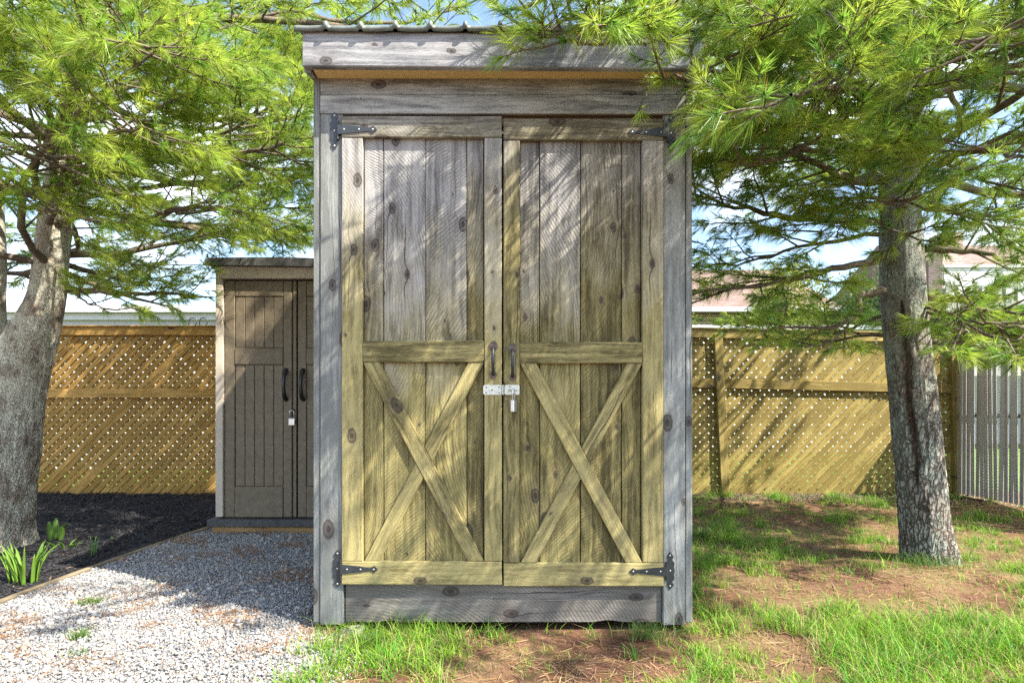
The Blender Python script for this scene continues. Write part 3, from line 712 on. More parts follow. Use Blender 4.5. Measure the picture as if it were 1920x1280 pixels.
def far_house():
    y = 15.5; r = empty('chimney_house', (17, y+3, 0), 'brick house wall with white raised deck behind the chain link fence', 'house')
    X0, X1 = 12.5, 23; f = F/15.0
    bm = bmesh.new(); bm_box(bm, X0, X1, y, y+7, -.05, 4.6); obj_from('wall', bm_mesh('wall', bm), M_WHITE, r)
    bm = bmesh.new(); bm_box(bm, 11.35, 11.9, y-.5, y, -.05, 5.6); obj_from('chimney', bm_mesh('chimney', bm), M_BRICK, r)
    bm = bmesh.new(); a = [(y-.4, 4.55), (y+3.5, 6.4), (y+7.4, 4.55), (y+7.4, 4.45), (y-.4, 4.45)]
    v0 = [bm.verts.new((X0-.3, p, q)) for p, q in a]; v1 = [bm.verts.new((X1+.3, p, q)) for p, q in a]
    bm.faces.new(v0); bm.faces.new(v1[::-1])
    for i in range(5): bm.faces.new((v0[i], v0[(i+1) % 5], v1[(i+1) % 5], v1[i]))
    obj_from('roof', bm_mesh('roof', bm), M_SHINGLE, r)
    dk = empty('raised_deck', (15, 12.6, 0), 'raised white deck with picket railing beyond the chain link fence', 'deck')
    yd = 12.4; board('deck_floor', 9.4, 17.0, 2.85, 3.05, yd, 2.6, M_WHITE2, dk)
    x = 9.45
    while x < 16.9:
        board('picket', x, x+.17, 3.06, 3.62, yd-.02, .03, M_WHITE, dk); x += .26
    board('railing_panel', 9.4, 17.0, 3.62, 4.02, yd-.025, .04, M_WHITE2, dk); board('railing_cap', 9.38, 17.02, 4.021, 4.08, yd-.06, .11, M_WHITE2, dk)
    bm = bmesh.new(); bm_box(bm, 9.4, 17, yd+.10, yd+.14, 3.06, 3.6); obj_from('railing_back', bm_mesh('railing_back', bm), M_SLAT, dk)
    for x in (9.5, 12.0, 14.5, 16.8): board('deck_post', x, x+.14, -.05, 2.85, yd+.05, .14, M_WHITE2, dk)
far_house()
def hook(px, s, lab):
    d = 7.2; b = P(px, 640, d); o = Vector((b.x, d, 0)); z1 = CAMZ+(HOR-600)/F*d
    bm = bmesh.new(); pts = [(0, 0, -.1), (0, 0, z1-.02)] + [(s*(.05-.05*math.cos(a)), 0, z1-.02+.05*math.sin(a)) for a in [math.pi*k/6 for k in range(1, 9)]]
    bm_tube(bm, pts, .007, 8)
    h = obj_from('shepherd_hook', bm_mesh('shepherd_hook', bm), M_IRON, None, Matrix.Translation(o), smooth=True)
    tag(h, lab, 'hook')
hook(354, 1, 'curled black iron garden hook further from the resin cabinet'); hook(374, 1, 'curled black iron garden hook closer to the resin cabinet')
for i, (a, b) in enumerate(((P(-700, 420, 24), P(1500, 372, 24)), (P(-700, 470, 24), P(1500, 470, 24)))):
    bm = bmesh.new(); pts = [a.lerp(b, t/12)-Vector((0, 0, 1.2*4*(t/12)*(1-t/12)*.5)) for t in range(13)]; bm_tube(bm, pts, .018, 6)
    tag(obj_from('utility_wire', bm_mesh('utility_wire', bm), M_BLACK), ('upper thin utility wire sloping across the sky behind trees', 'lower level thin utility wire above the resin cabinet')[i], 'wire', 'overhead wires')

# ------------------------------------------------------------------ pines
def smooth_path(ctrl, n):
    """Catmull-Rom through (x,y,z,r) control rows"""
    c = np.array(ctrl, float); c = np.vstack([2*c[0]-c[1], c, 2*c[-1]-c[-2]]); out = []
    m = len(c)-3
    for i in range(n):
        t = i/(n-1)*m; k = min(int(t), m-1); u = t-k; p0, p1, p2, p3 = c[k:k+4]
        out.append(.5*((2*p1)+(-p0+p2)*u+(2*p0-5*p1+4*p2-p3)*u*u+(-p0+3*p1-3*p2+p3)*u**3))
    return np.array(out)
def trunk(ctrl, nr, ns, parent, mat, seed, furrow=1.0, flare=.35, split=None, name='trunk'):
    c = smooth_path(ctrl, nr); V, sp = [], []
    for i in range(nr):
        x, y, z, r = c[i]; fl = 1+flare*math.exp(-max(z, 0)/.13)
        rough = furrow*(1.0 if z < .8 else max(.45, 1-(z-.8)*.5))
        for k in range(ns):
            a = 2*math.pi*k/ns; ca, sa = math.cos(a), math.sin(a)
            q = Vector((ca*6.5, sa*6.5, z*3.2+seed)); w = mnoise.noise(Vector((ca*3, sa*3, z*6+seed)))*.35
            f1 = abs(mnoise.noise(q+Vector((w, w, w*.6)))); f2 = abs(mnoise.noise(Vector((ca*13, sa*13, z*11+seed))))
            big = mnoise.noise(Vector((ca*1.2, sa*1.2, z*1.6+seed)))
            d = .05*big + rough*(.10*min(f1*2.2, .6)-.05) + rough*.03*min(f2*2, .7)
            lob = 1+ (fl-1)*(1+.5*math.sin(3*a+seed)+.3*math.sin(5*a))
            s = 0.0
            if split is not None:
                a0, z0, z1 = split; da = (a-(a0+.16*mnoise.noise(Vector((z*3.5, 1, seed)))+.07*mnoise.noise(Vector((z*13, 4, seed))))+math.pi) % (2*math.pi)-math.pi
                if z0 < z < z1:
                    wd = .34*(.6+.7*abs(mnoise.noise(Vector((z*4, 7, seed)))))*min(1, (z-z0)/.12)*min(1, (z1-z)/.12)
                    s = max(0.0, min(1.0, 1.6*(1-abs(da)/max(wd, 1e-4))))
            d -= .14*s
            rr = r*lob*(1+d)
            V.append((x+ca*rr, y+sa*rr, z)); sp.append(s)
    I = np.arange(nr*ns).reshape(nr, ns); J = np.roll(I, -1, 1)
    q = np.stack([I[:-1].ravel(), J[:-1].ravel(), J[1:].ravel(), I[1:].ravel()], 1)
    me = np_mesh(name, V, quads=q); at = me.attributes.new('split', 'FLOAT', 'POINT'); at.data.foreach_set('value', np.array(sp, np.float32))
    return obj_from(name, me, mat, parent, smooth=True)

def unit(v):
    n = np.linalg.norm(v); return v/n if n > 1e-9 else np.array([0, 0, 1.0])
def poly_at(pts, s):
    t = s*(len(pts)-1); k = min(int(t), len(pts)-2); return pts[k]+(pts[k+1]-pts[k])*(t-k), unit(pts[k+1]-pts[k])
class Tubes:
    def __init__(s): s.V, s.Q, s.b = [], [], 0
    def add(s, pts, r0, r1, n):
        pts = np.asarray(pts); m = len(pts); t = np.gradient(pts, axis=0); t /= np.linalg.norm(t, axis=1)[:, None]+1e-9
        ref = np.array([0, 0, 1.0]) if abs(t[0, 2]) < .9 else np.array([1.0, 0, 0])
        u = np.cross(t, ref); u /= np.linalg.norm(u, axis=1)[:, None]+1e-9; v = np.cross(t, u)
        r = (r0+(r1-r0)*np.linspace(0, 1, m))[:, None]; ang = 2*np.pi*np.arange(n)/n
        ring = np.stack([pts+(u*math.cos(a)+v*math.sin(a))*r for a in ang], 1).reshape(-1, 3)
        I = s.b+np.arange(m*n).reshape(m, n); J = np.roll(I, -1, 1)
        s.V.append(ring); s.Q.append(np.stack([I[:-1].ravel(), J[:-1].ravel(), J[1:].ravel(), I[1:].ravel()], 1)); s.b += m*n
    def mesh(s, name): return np_mesh(name, np.concatenate(s.V), quads=np.concatenate(s.Q))
def clear_of_things(p):
    x, y, z = p
    if -1.0 < x < .86 and 2.33 < y < 4.25 and z < 2.66+.24*max(0, y-2.4): return False
    if CX0-.08 < x < CX1+.05 and YC-.15 < y < YC+.95 and z < cz_(487)+.05: return False
    if y > 5.9 and z < 1.95: return False
    if x > 4.6 and z < 1.62: return False
    if x*x+y*y < .95 and z < 3.2: return False
    if y > .2:
        u, w = 960+x/y*F, HOR-(z-CAMZ)/y*F
        if y < 2.45 and 575 < u < 1215 and 118 < w < 1300: return False      # the way to the doors is kept pruned
        if y < 2.45 and 540 < u < 930 and w > 40: return False
        if w > 660 + (30 if u > 1740 else 0): return False                                             # limbed up to head height
        if 420 < u < 600 and w > 495 and y < 4.6: return False
        if u < 420 and w > 600: return False
    return True
def grow(tub, shoots, pts, r0, rng, step=.095, scale=1.0, bare=.22, quality=1.0):
    pts = np.asarray(pts, float); L = np.linalg.norm(np.diff(pts, axis=0), axis=1).sum()
    tub.add(pts, r0*.85, max(.003, r0*.18), 7)
    n = max(3, int(L*(1-bare)/step)); side = rng.choice([-1, 1]); up = np.array([0, 0, 1.0])
    for i in range(n):
        s = bare+(1-bare)*(i+rng.uniform(.1, .9))/n; p, t = poly_at(pts, min(s, .999)); side = -side
        lat = unit(np.cross(t, up))*side; a = R(rng.uniform(38, 68))
        d = unit(t*math.cos(a)+lat*math.sin(a)*.9+up*rng.normal(.12, .30))
        l2 = scale*(.16+.46*(1-s)**.7+.10)*rng.uniform(.7, 1.25)
        end_up = rng.normal(.10, .16)
        q = np.array([p, p+d*l2*.35, p+d*l2*.7+up*end_up*l2*.25+rng.normal(0, .012, 3), p+d*l2+up*end_up*l2*.6])
        if not clear_of_things(q[-1]) or not clear_of_things(q[1]): continue
        tub.add(q, .0035+.008*l2, .0022, 4)
        sd = rng.choice([-1, 1]); m = max(2, int(l2/.046*quality))
        shoots.append((q[-2], q[-1]-q[-2]))
        for j in range(m):
            u = .22+.76*(j+rng.uniform(.1, .9))/m; pp, tt = poly_at(q, min(u, .999)); sd = -sd
            la = unit(np.cross(tt, up)); b = R(rng.uniform(30, 62)); ph = rng.uniform(-.6, .6)
            dd = unit(tt*math.cos(b)+(la*sd*math.cos(ph)+up*math.sin(ph))*math.sin(b)+up*.10)
            l3 = rng.uniform(.07, .20)*(1.1-.4*u)*scale**.5
            e = pp+dd*l3
            if not clear_of_things(e): continue
            shoots.append((pp, dd*l3)); tub.add(np.array([pp, pp+dd*l3*.5+rng.normal(0, .006, 3), e]), .0024, .0016, 3)
    shoots.append((pts[-2], pts[-1]-pts[-2]))
def needles(shoots, rng, per, length, width, warm):
    O = np.array([s[0] for s in shoots]); D = np.array([s[1] for s in shoots]); n = len(O)
    L = np.linalg.norm(D, axis=1); T = D/L[:, None]
    ref = np.where(np.abs(T[:, 2:3]) < .9, np.array([[0, 0, 1.0]]), np.array([[1.0, 0, 0]])); U = np.cross(T, ref); U /= np.linalg.norm(U, axis=1)[:, None]; W = np.cross(T, U)
    tuft = rng.random(n)
    k = np.repeat(np.arange(n), per); m = len(k)
    # needles sit in bundles along the last part of the shoot
    bund = rng.random((n, per//5+1)); bid = np.tile(np.arange(per)//5, n)
    back = bund[k, bid]**1.5*np.minimum(L[k]*.95, .10)
    az = (rng.random((n, per//5+1))*2*np.pi)[k, bid]+rng.normal(0, .25, m)
    th = np.clip((rng.normal(R(38), R(16), (n, per//5+1)))[k, bid]*(.55+.45*back/.10)+rng.normal(0, .10, m)+back*2.0, R(3), R(85))
    base = O[k]+T[k]*(L[k]-back)[:, None]
    rad = U[k]*np.cos(az)[:, None]+W[k]*np.sin(az)[:, None]
    d = T[k]*np.cos(th)[:, None]+rad*np.sin(th)[:, None]
    ln = length*rng.uniform(.75, 1.2, m)*(.8+.4*tuft[k])
    d[:, 2] -= .12; 
    tip = base+d*ln[:, None]; tip[:, 2] -= ln*.10
    sidev = np.cross(d, rng.normal(0, 1, (m, 3))); sidev /= np.linalg.norm(sidev, axis=1)[:, None]+1e-9
    wv = sidev*(width/2)
    V = np.stack([base-wv, base+wv, tip], 1).reshape(-1, 3)
    g0 = np.array([.20, .36, .045]); g1 = np.array([.41, .51, .07]); g2 = np.array([.085, .22, .055])
    mixv = np.clip(rng.normal(warm, .30, n), 0, 1)[k][:, None]
    c = np.where(mixv > .5, g0+(g1-g0)*(mixv-.5)*2, g2+(g0-g2)*mixv*2)*rng.uniform(.8, 1.2, (m, 1))
    dry = (rng.random(m) < .02)[:, None]; c = np.where(dry, np.array([.30, .17, .06]), c)
    return V, np.repeat(c, 3, axis=0)
def limb_path(p0, az, length, rise, rng, n=9, sag=.15):
    h = np.array([math.cos(az), math.sin(az), 0.0]); lat = np.array([-h[1], h[0], 0]); w1, w2 = rng.normal(0, .10, 2)
    out = []
    for i in range(n):
        t = i/(n-1); out.append(p0+h*length*t+lat*length*(w1*math.sin(t*3)+w2*t*t)+np.array([0, 0, length*(rise*t-sag*math.sin(t*3.1)*.5+.10*t**3)])+rng.normal(0, .012, 3)*(i > 0))
    return np.array(out)
def make_pine(name, label, trunks, bark, hand, whorls, rng, axis_fn, warm, per, base, dapple_limbs=()):
    tree = empty(name, base, label, 'tree', 'pine trees')
    for i, tk in enumerate(trunks):
        trunk(parent=tree, mat=bark, **tk)
    vis, hi = [], []
    def add(pts, r0, high=False, **kw):
        tb = Tubes(); sh = hi if high else vis; grow(tb, sh, pts, r0, rng, **kw)
        obj_from('limb', tb.mesh('limb'), M_TWIG, tree, smooth=True)
    for h in hand:
        c = [(*P(*p), 0) for p in h['p']]; pts = smooth_path(c, max(8, len(c)*4))[:, :3]
        pts[1:] += rng.normal(0, .008, pts[1:].shape)
        add(pts, h.get('r', .025), scale=h.get('s', 1.0), bare=h.get('b', .2), step=h.get('st', .095))
    for z, nl, ln, high in whorls:
        a0 = rng.uniform(0, 6.28)
        for k in range(nl):
            az = a0+2*math.pi*k/nl+rng.normal(0, .18); p0 = axis_fn(z+rng.normal(0, .06))
            l = ln*rng.uniform(.75, 1.15); pts = limb_path(p0, az, l, rng.normal(.16, .10), rng)
            # cut a limb back where it would run into the sheds or the doorway
            ok = len(pts)
            for i, q in enumerate(pts):
                if not clear_of_things(q) and i > 1: ok = i; break
            if ok < 4: continue
            add(pts[:ok], .012+.010*l, high, step=.36 if high else .10, scale=1.25 if high else 1.0, quality=.55 if high else 1.0)
    for z, az, ln in dapple_limbs:  # added limbs, mostly out of view, placed to cast dappled shade
        pts = limb_path(axis_fn(z), R(az), ln, rng.normal(.10, .05), rng)
        add(pts, .014+.008*ln, True, step=.30, scale=1.3, quality=.6)
    parts = []
    if vis: parts.append(needles(vis, rng, per, .085, .0026, warm))
    if hi: parts.append(needles(hi, rng, 75, .095, .0050, warm))
    V = np.concatenate([p[0] for p in parts]); C = np.concatenate([p[1] for p in parts])
    o = obj_from('needles', np_mesh('needles', V, tris=np.arange(len(V)).reshape(-1, 3), col=C), M_NEEDLE, tree); o['kind'] = 'stuff'
    print(name, 'shoots', len(vis), len(hi), 'needles', len(V)//3)
    return tree

TR = P(1737, 1058, 3.50)
RT = [(TR.x+.03, 3.5, -.06, .145), (TR.x-.01, 3.5, .25, .134), (TR.x-.06, 3.5, .8, .126), (TR.x-.12, 3.5, 1.4, .120), (TR.x-.155, 3.5, 1.9, .116), (TR.x-.17, 3.5, 2.5, .105), (TR.x-.15, 3.5, 3.3, .095), (TR.x-.12, 3.5, 4.6, .075), (TR.x-.1, 3.5, 6.5, .05), (TR.x-.1, 3.5, 7.6, .015)]
def ax_r(z): 
    a = np.array(RT); return np.array([np.interp(z, a[:, 2], a[:, 0]), 3.5, z])
hand_r = [
 dict(p=[(1655, 480, 3.5), (1560, 508, 3.42), (1450, 530, 3.3), (1290, 552, 3.2)], r=.030, b=.30),
 dict(p=[(1655, 545, 3.45), (1612, 556, 3.4), (1606, 592, 3.3), (1560, 612, 3.25), (1400, 618, 3.2)], r=.028, b=.45, s=.7),
 dict(p=[(1660, 415, 3.5), (1500, 408, 3.4), (1400, 392, 3.35), (1290, 360, 3.3)], r=.032, b=.3),
 dict(p=[(1665, 340, 3.5), (1590, 335, 3.4), (1525, 305, 3.2), (1440, 260, 3.0), (1300, 230, 2.8)], r=.035, b=.2),
 dict(p=[(1740, 556, 3.5), (1800, 562, 3.4), (1850, 580, 3.35), (1960, 590, 3.2)], r=.03, b=.3),
 dict(p=[(1735, 466, 3.5), (1830, 474, 3.4), (1930, 500, 3.2)], r=.03, b=.2),
 dict(p=[(1740, 640, 3.5), (1790, 641, 3.6), (1900, 655, 3.9)], r=.02, b=.15, s=.8),
 dict(p=[(1690, 250, 3.5), (1500, 160, 3.1), (1330, 90, 2.7), (1150, 60, 2.35), (1010, 70, 2.15)], r=.034, b=.15),
 dict(p=[(1690, 200, 3.5), (1450, 90, 3.0), (1250, 10, 2.6), (1080, -20, 2.4), (960, 20, 2.3)], r=.034, b=.15),
 dict(p=[(1690, 280, 3.5), (1560, 220, 3.1), (1420, 180, 2.7), (1290, 160, 2.4)], r=.03, b=.15),
 dict(p=[(1700, 300, 3.5), (1620, 190, 2.9), (1550, 160, 2.3), (1480, 180, 1.8)], r=.03, b=.15),
 dict(p=[(1700, 260, 3.5), (1760, 130, 2.8), (1820, 90, 2.2), (1880, 60, 1.7)], r=.03, b=.15),
 dict(p=[(1700, 350, 3.5), (1780, 300, 2.9), (1850, 280, 2.4), (1930, 300, 2.0)], r=.03, b=.15),
 dict(p=[(1700, 390, 3.5), (1690, 370, 2.9), (1680, 390, 2.6)], r=.02, b=.25, s=.9),
 dict(p=[(1700, 440, 3.5), (1700, 440, 3.1), (1690, 440, 2.8)], r=.014, b=.3, s=.55),
 dict(p=[(1650, 380, 3.4), (1590, 400, 3.1), (1540, 440, 2.9)], r=.014, b=.25, s=.8),
 dict(p=[(1740, 380, 3.4), (1800, 400, 3.1), (1880, 430, 2.9)], r=.016, b=.25, s=.9),
 dict(p=[(1700, 150, 3.5), (1650, 20, 2.8), (1600, -20, 2.3), (1500, 20, 1.9)], r=.03, b=.15),
 dict(p=[(1700, 200, 3.6), (1850, 150, 3.4), (2000, 120, 3.2)], r=.03, b=.15),
 dict(p=[(1700, 320, 3.6), (1560, 280, 3.9), (1420, 300, 4.2), (1300, 300, 4.4)], r=.03, b=.15),
 dict(p=[(1700, 380, 3.6), (1820, 400, 3.9), (1960, 420, 4.2)], r=.03, b=.15),
 dict(p=[(1700, 160, 3.6), (1500, 60, 3.9), (1320, 70, 4.0)], r=.03, b=.15),
 dict(p=[(1700, 560, 3.6), (1850, 610, 4.3), (1930, 620, 4.8)], r=.025, b=.25),
 dict(p=[(1480, 60, 3.0), (1350, 50, 2.6), (1220, 70, 2.3), (1100, 80, 2.15), (1060, 75, 2.1)], r=.02, b=.25),
 dict(p=[(1460, 130, 2.9), (1380, 130, 2.6), (1300, 140, 2.35), (1240, 150, 2.2)], r=.018, b=.2),
 dict(p=[(1480, 230, 2.9), (1400, 225, 2.7), (1340, 215, 2.5), (1280, 220, 2.35)], r=.018, b=.2),
 dict(p=[(1380, 20, 2.9), (1250, 20, 2.5), (1120, 30, 2.25), (970, 60, 2.15)], r=.018, b=.25),
 dict(p=[(1640, 320, 3.4), (1550, 260, 2.9), (1460, 300, 2.6), (1370, 310, 2.5)], r=.02, b=.2),
 dict(p=[(1680, 620, 3.5), (1560, 640, 3.9), (1480, 630, 4.3)], r=.015, b=.2, s=.8),
 dict(p=[(1740, 600, 3.5), (1800, 620, 3.7), (1930, 640, 3.9)], r=.015, b=.2, s=.9),
 dict(p=[(1735, 575, 3.4), (1800, 600, 3.2), (1860, 630, 3.1), (1940, 640, 3.0)], r=.014, b=.12, s=.85),
 dict(p=[(1735, 600, 3.6), (1790, 615, 4.0), (1860, 635, 4.4), (1920, 640, 4.7)], r=.014, b=.12, s=.9),
 dict(p=[(1850, 580, 3.35), (1880, 620, 3.3), (1930, 650, 3.25)], r=.010, b=.1, s=.8),
 dict(p=[(1660, 590, 3.6), (1560, 625, 4.0), (1450, 620, 4.4), (1340, 600, 4.7)], r=.014, b=.2, s=.8),
 dict(p=[(1605, 595, 3.3), (1560, 640, 3.3), (1500, 648, 3.3)], r=.008, b=.2, s=.6),
 dict(p=[(1650, 440, 3.5), (1520, 460, 3.6), (1400, 490, 3.7), (1310, 500, 3.8)], r=.018, b=.2, s=.9),
 dict(p=[(1740, 585, 3.4), (1800, 598, 3.2), (1870, 610, 3.0), (1960, 615, 2.9)], r=.014, b=.08),
 dict(p=[(1740, 595, 3.6), (1800, 605, 3.8), (1860, 612, 4.0), (1940, 615, 4.2)], r=.014, b=.08),
 dict(p=[(1740, 600, 3.5), (1790, 615, 3.4), (1840, 632, 3.35), (1900, 640, 3.3)], r=.010, b=.08, s=.7),
 dict(p=[(1740, 610, 3.7), (1790, 622, 4.1), (1850, 630, 4.4), (1920, 632, 4.6)], r=.010, b=.08, s=.7),
 dict(p=[(1240, 100, 2.6), (1215, 150, 2.45), (1200, 205, 2.36)], r=.006, b=.75, s=.3),
]
make_pine('pine_tree', 'pine with straight lichen patched trunk split by a brown crack', [dict(ctrl=RT, nr=420, ns=110, seed=3.0, furrow=1.0, flare=.16, split=(R(227), .50, 1.62))],
          M_BARK_R, hand_r, [(2.5, 5, 2.0, False), (2.95, 5, 2.2, False), (3.45, 5, 2.2, False), (4.0, 5, 3.0, True), (4.7, 5, 3.0, True), (5.4, 5, 2.4, True), (5.9, 5, 2.0, True), (6.6, 5, 1.3, True), (7.2, 4, .7, True)],
          np.random.default_rng(21), ax_r, .70, 70, (TR.x, 3.5, 0), [(3.0, 30, 3.0), (3.3, 5, 3.3), (3.6, 48, 3.2), (3.9, 20, 3.6), (4.3, 38, 3.5), (3.4, -18, 3.2), (4.4, -5, 3.4), (4.8, 28, 3.2), (2.8, 40, 2.9), (4.0, 52, 3.2), (4.1, 248, 3.6), (3.8, 290, 3.2), (4.6, 310, 3.4), (3.9, 300, 3.7), (4.5, 292, 3.8)])  # last list: limbs added to dapple the fence, lawn and gravel
# left pine: broad base that forks
DL = 3.95
def LP(px, py, r): v = P(px, py, DL); return (v.x, v.y, v.z, r)
b0 = P(18, 1028, DL)
LT = [LP(0, 1050, .195), LP(4, 960, .180), LP(14, 850, .178), LP(25, 740, .180), LP(50, 650, .165), LP(86, 560, .112), LP(96, 480, .100), LP(106, 400, .098), LP(125, 280, .09), LP(150, 140, .085), LP(175, 0, .078), LP(200, -250, .06), LP(210, -600, .03), LP(212, -800, .01)]
LT2 = [LP(20, 800, .12), LP(0, 700, .115), LP(-20, 600, .092), LP(-18, 480, .085), LP(-24, 340, .08), LP(-36, 150, .07), LP(-50, -100, .07), LP(-55, -500, .02)]
def ax_l(z):
    a = np.array(LT); return np.array([np.interp(z, a[:, 2], a[:, 0]), DL, z])
hand_l = [
 dict(p=[(75, 450, 3.95), (160, 398, 3.85), (270, 407, 3.7), (372, 388, 3.6), (480, 400, 3.5)], r=.042, b=.35),
 dict(p=[(120, 250, 3.95), (140, 125, 3.7), (200, 70, 3.5), (250, 20, 3.3), (330, -10, 3.2)], r=.03, b=.25),
 dict(p=[(130, 240, 3.9), (225, 185, 3.6), (310, 160, 3.4), (370, 112, 3.3), (410, 30, 3.2)], r=.032, b=.3),
 dict(p=[(130, 300, 3.9), (300, 272, 3.6), (420, 250, 3.4), (500, 200, 3.3)], r=.028, b=.25),
 dict(p=[(120, 320, 3.9), (310, 302, 3.6), (480, 280, 3.4), (570, 260, 3.4)], r=.028, b=.2),
 dict(p=[(100, 480, 4.0), (250, 470, 4.2), (400, 440, 4.4), (560, 430, 4.7)], r=.03, b=.2),
 dict(p=[(110, 540, 4.0), (200, 548, 4.1), (300, 552, 4.15), (398, 556, 4.2)], r=.03, b=.2, s=.75),
 dict(p=[(110, 380, 4.0), (280, 350, 4.4), (450, 340, 4.8), (585, 330, 5.2)], r=.03, b=.2),
 dict(p=[(140, 200, 4.0), (300, 140, 4.4), (450, 100, 4.8), (580, 90, 5.1)], r=.03, b=.2),
 dict(p=[(150, 120, 4.0), (330, 50, 4.0), (480, 30, 4.0), (570, 20, 4.1)], r=.03, b=.2),
 dict(p=[(100, 360, 3.9), (90, 230, 3.3), (60, 150, 2.9), (-20, 60, 2.6)], r=.03, b=.2),
 dict(p=[(90, 420, 3.9), (120, 330, 3.2), (100, 300, 2.8), (40, 270, 2.5)], r=.026, b=.25),
 dict(p=[(110, 340, 3.9), (170, 280, 3.3), (220, 250, 2.9), (280, 240, 2.6)], r=.026, b=.25),
 dict(p=[(130, 200, 3.9), (180, 110, 3.2), (240, 90, 2.8), (300, 90, 2.5)], r=.026, b=.25),
 dict(p=[(-20, 420, 3.95), (30, 320, 3.4), (60, 380, 3.0), (130, 400, 2.8)], r=.02, b=.3),
 dict(p=[(330, 260, 4.3), (430, 230, 4.5), (520, 200, 4.7), (600, 180, 4.9)], r=.016, b=.1),
 dict(p=[(330, 330, 4.3), (440, 310, 4.6), (530, 300, 4.9), (610, 290, 5.1)], r=.016, b=.1),
 dict(p=[(330, 400, 4.3), (440, 390, 4.7), (530, 390, 5.0), (620, 380, 5.2)], r=.016, b=.1),
 dict(p=[(330, 450, 4.4), (440, 445, 4.8), (520, 450, 5.1), (600, 445, 5.3)], r=.014, b=.1, s=.9),
 dict(p=[(330, 130, 4.3), (430, 120, 4.6), (520, 130, 4.8), (600, 130, 5.0)], r=.016, b=.1),
 dict(p=[(105, 500, 3.9), (150, 560, 3.7), (200, 580, 3.6)], r=.012, b=.3, s=.6),
 dict(p=[(190, -60, 4.0), (400, -120, 4.2), (640, -60, 4.5), (800, 20, 4.8)], r=.03, b=.2),
 dict(p=[(180, 0, 4.0), (360, 20, 4.6), (560, 70, 5.2)], r=.03, b=.2),
]
make_pine('pine_tree', 'forked pine with thick flaking mottled trunk growing in the mulch', [dict(ctrl=LT, nr=300, ns=110, seed=11.0, furrow=.8, flare=.10), dict(ctrl=LT2, nr=160, ns=70, seed=17.0, furrow=.7, flare=0.0, name='stem')],
          M_BARK_L, hand_l, [(1.95, 5, 1.8, False), (2.35, 5, 2.2, False), (2.8, 5, 2.3, False), (3.3, 5, 2.4, False), (4.0, 4, 2.4, True), (4.8, 4, 1.9, True), (5.6, 4, 1.2, True)],
          np.random.default_rng(33), ax_l, .88, 70, (b0.x, DL, 0), [(3.2, 40, 2.6), (3.7, 22, 3.0), (4.1, 45, 3.0), (4.5, 30, 3.2), (3.9, 60, 2.6)])  # last list: limbs added to throw streaky shade on the left fence

# ------------------------------------------------------------------ leafy shrubs and trees beyond the fences
def leafy(name, label, x, y, h, rad, z0, n, c, seed, group):
    rng = np.random.default_rng(seed); t = empty(name, (x, y, 0), label, 'tree' if 'tree' in name else 'shrub', group)
    tb = Tubes(); k = 7; ends = []
    for i in range(k):
        a = rng.uniform(0, 6.28); e = np.array([x+math.cos(a)*rad*.6*rng.random(), y+math.sin(a)*rad*.6, z0+(h-z0)*rng.uniform(.45, .9)]); p0 = np.array([x, y, z0*.5*rng.random()])
        m = (p0+e)/2+rng.normal(0, .12, 3); tb.add(np.array([p0, m, e]), .05, .015, 6); ends += [m, e]
    tb.add(np.array([[x, y, -.1], [x, y, z0*.5], [x, y, z0+(h-z0)*.6]]), .09, .03, 8)
    obj_from('trunk', tb.mesh('trunk'), M_TWIG, t, smooth=True)
    cl = rng.normal(0, 1, (60, 3)); cl /= np.linalg.norm(cl, axis=1)[:, None]; cl *= rng.random((60, 1))**.4
    cl = np.array([x, y, (h+z0)/2])+cl*np.array([rad, rad, (h-z0)/2])
    ctr = cl[rng.integers(0, 60, n)]+rng.normal(0, .17*rad, (n, 3)); u = rng.normal(0, 1, (n, 3)); u /= np.linalg.norm(u, axis=1)[:, None]
    w = np.cross(u, rng.normal(0, 1, (n, 3))); w /= np.linalg.norm(w, axis=1)[:, None]; s = rng.uniform(.03, .06, (n, 1))*(1 if rad < 1.5 else 1.6)
    V = np.stack([ctr-u*s, ctr+w*s*.5, ctr+u*s, ctr-w*s*.5], 1).reshape(-1, 3); col = np.array(c)*rng.uniform(.7, 1.3, (n, 1))
    o = obj_from('crown', np_mesh('crown', V, quads=np.arange(n*4).reshape(-1, 4), col=np.repeat(col, 4, axis=0)), M_LEAF, t); o['kind'] = 'stuff'
GB = 'shrubs and trees beyond the fences'
leafy('leafy_tree', 'yellow green spring tree in front of the brick house roof', 6.4, 13.6, 4.35, 1.0, 1.9, 9000, (.20,.24,.03), 1, GB)
leafy('leafy_shrub', 'small yellow green shrub topping the low white shed', 4.2, 14.5, 3.6, .6, 1.5, 4000, (.22,.25,.035), 2, GB)
leafy('leafy_tree', 'dark green tree beyond the corner of the olive fence', 8.1, 12.4, 4.0, .9, 1.0, 9000, (.07,.13,.03), 3, GB)

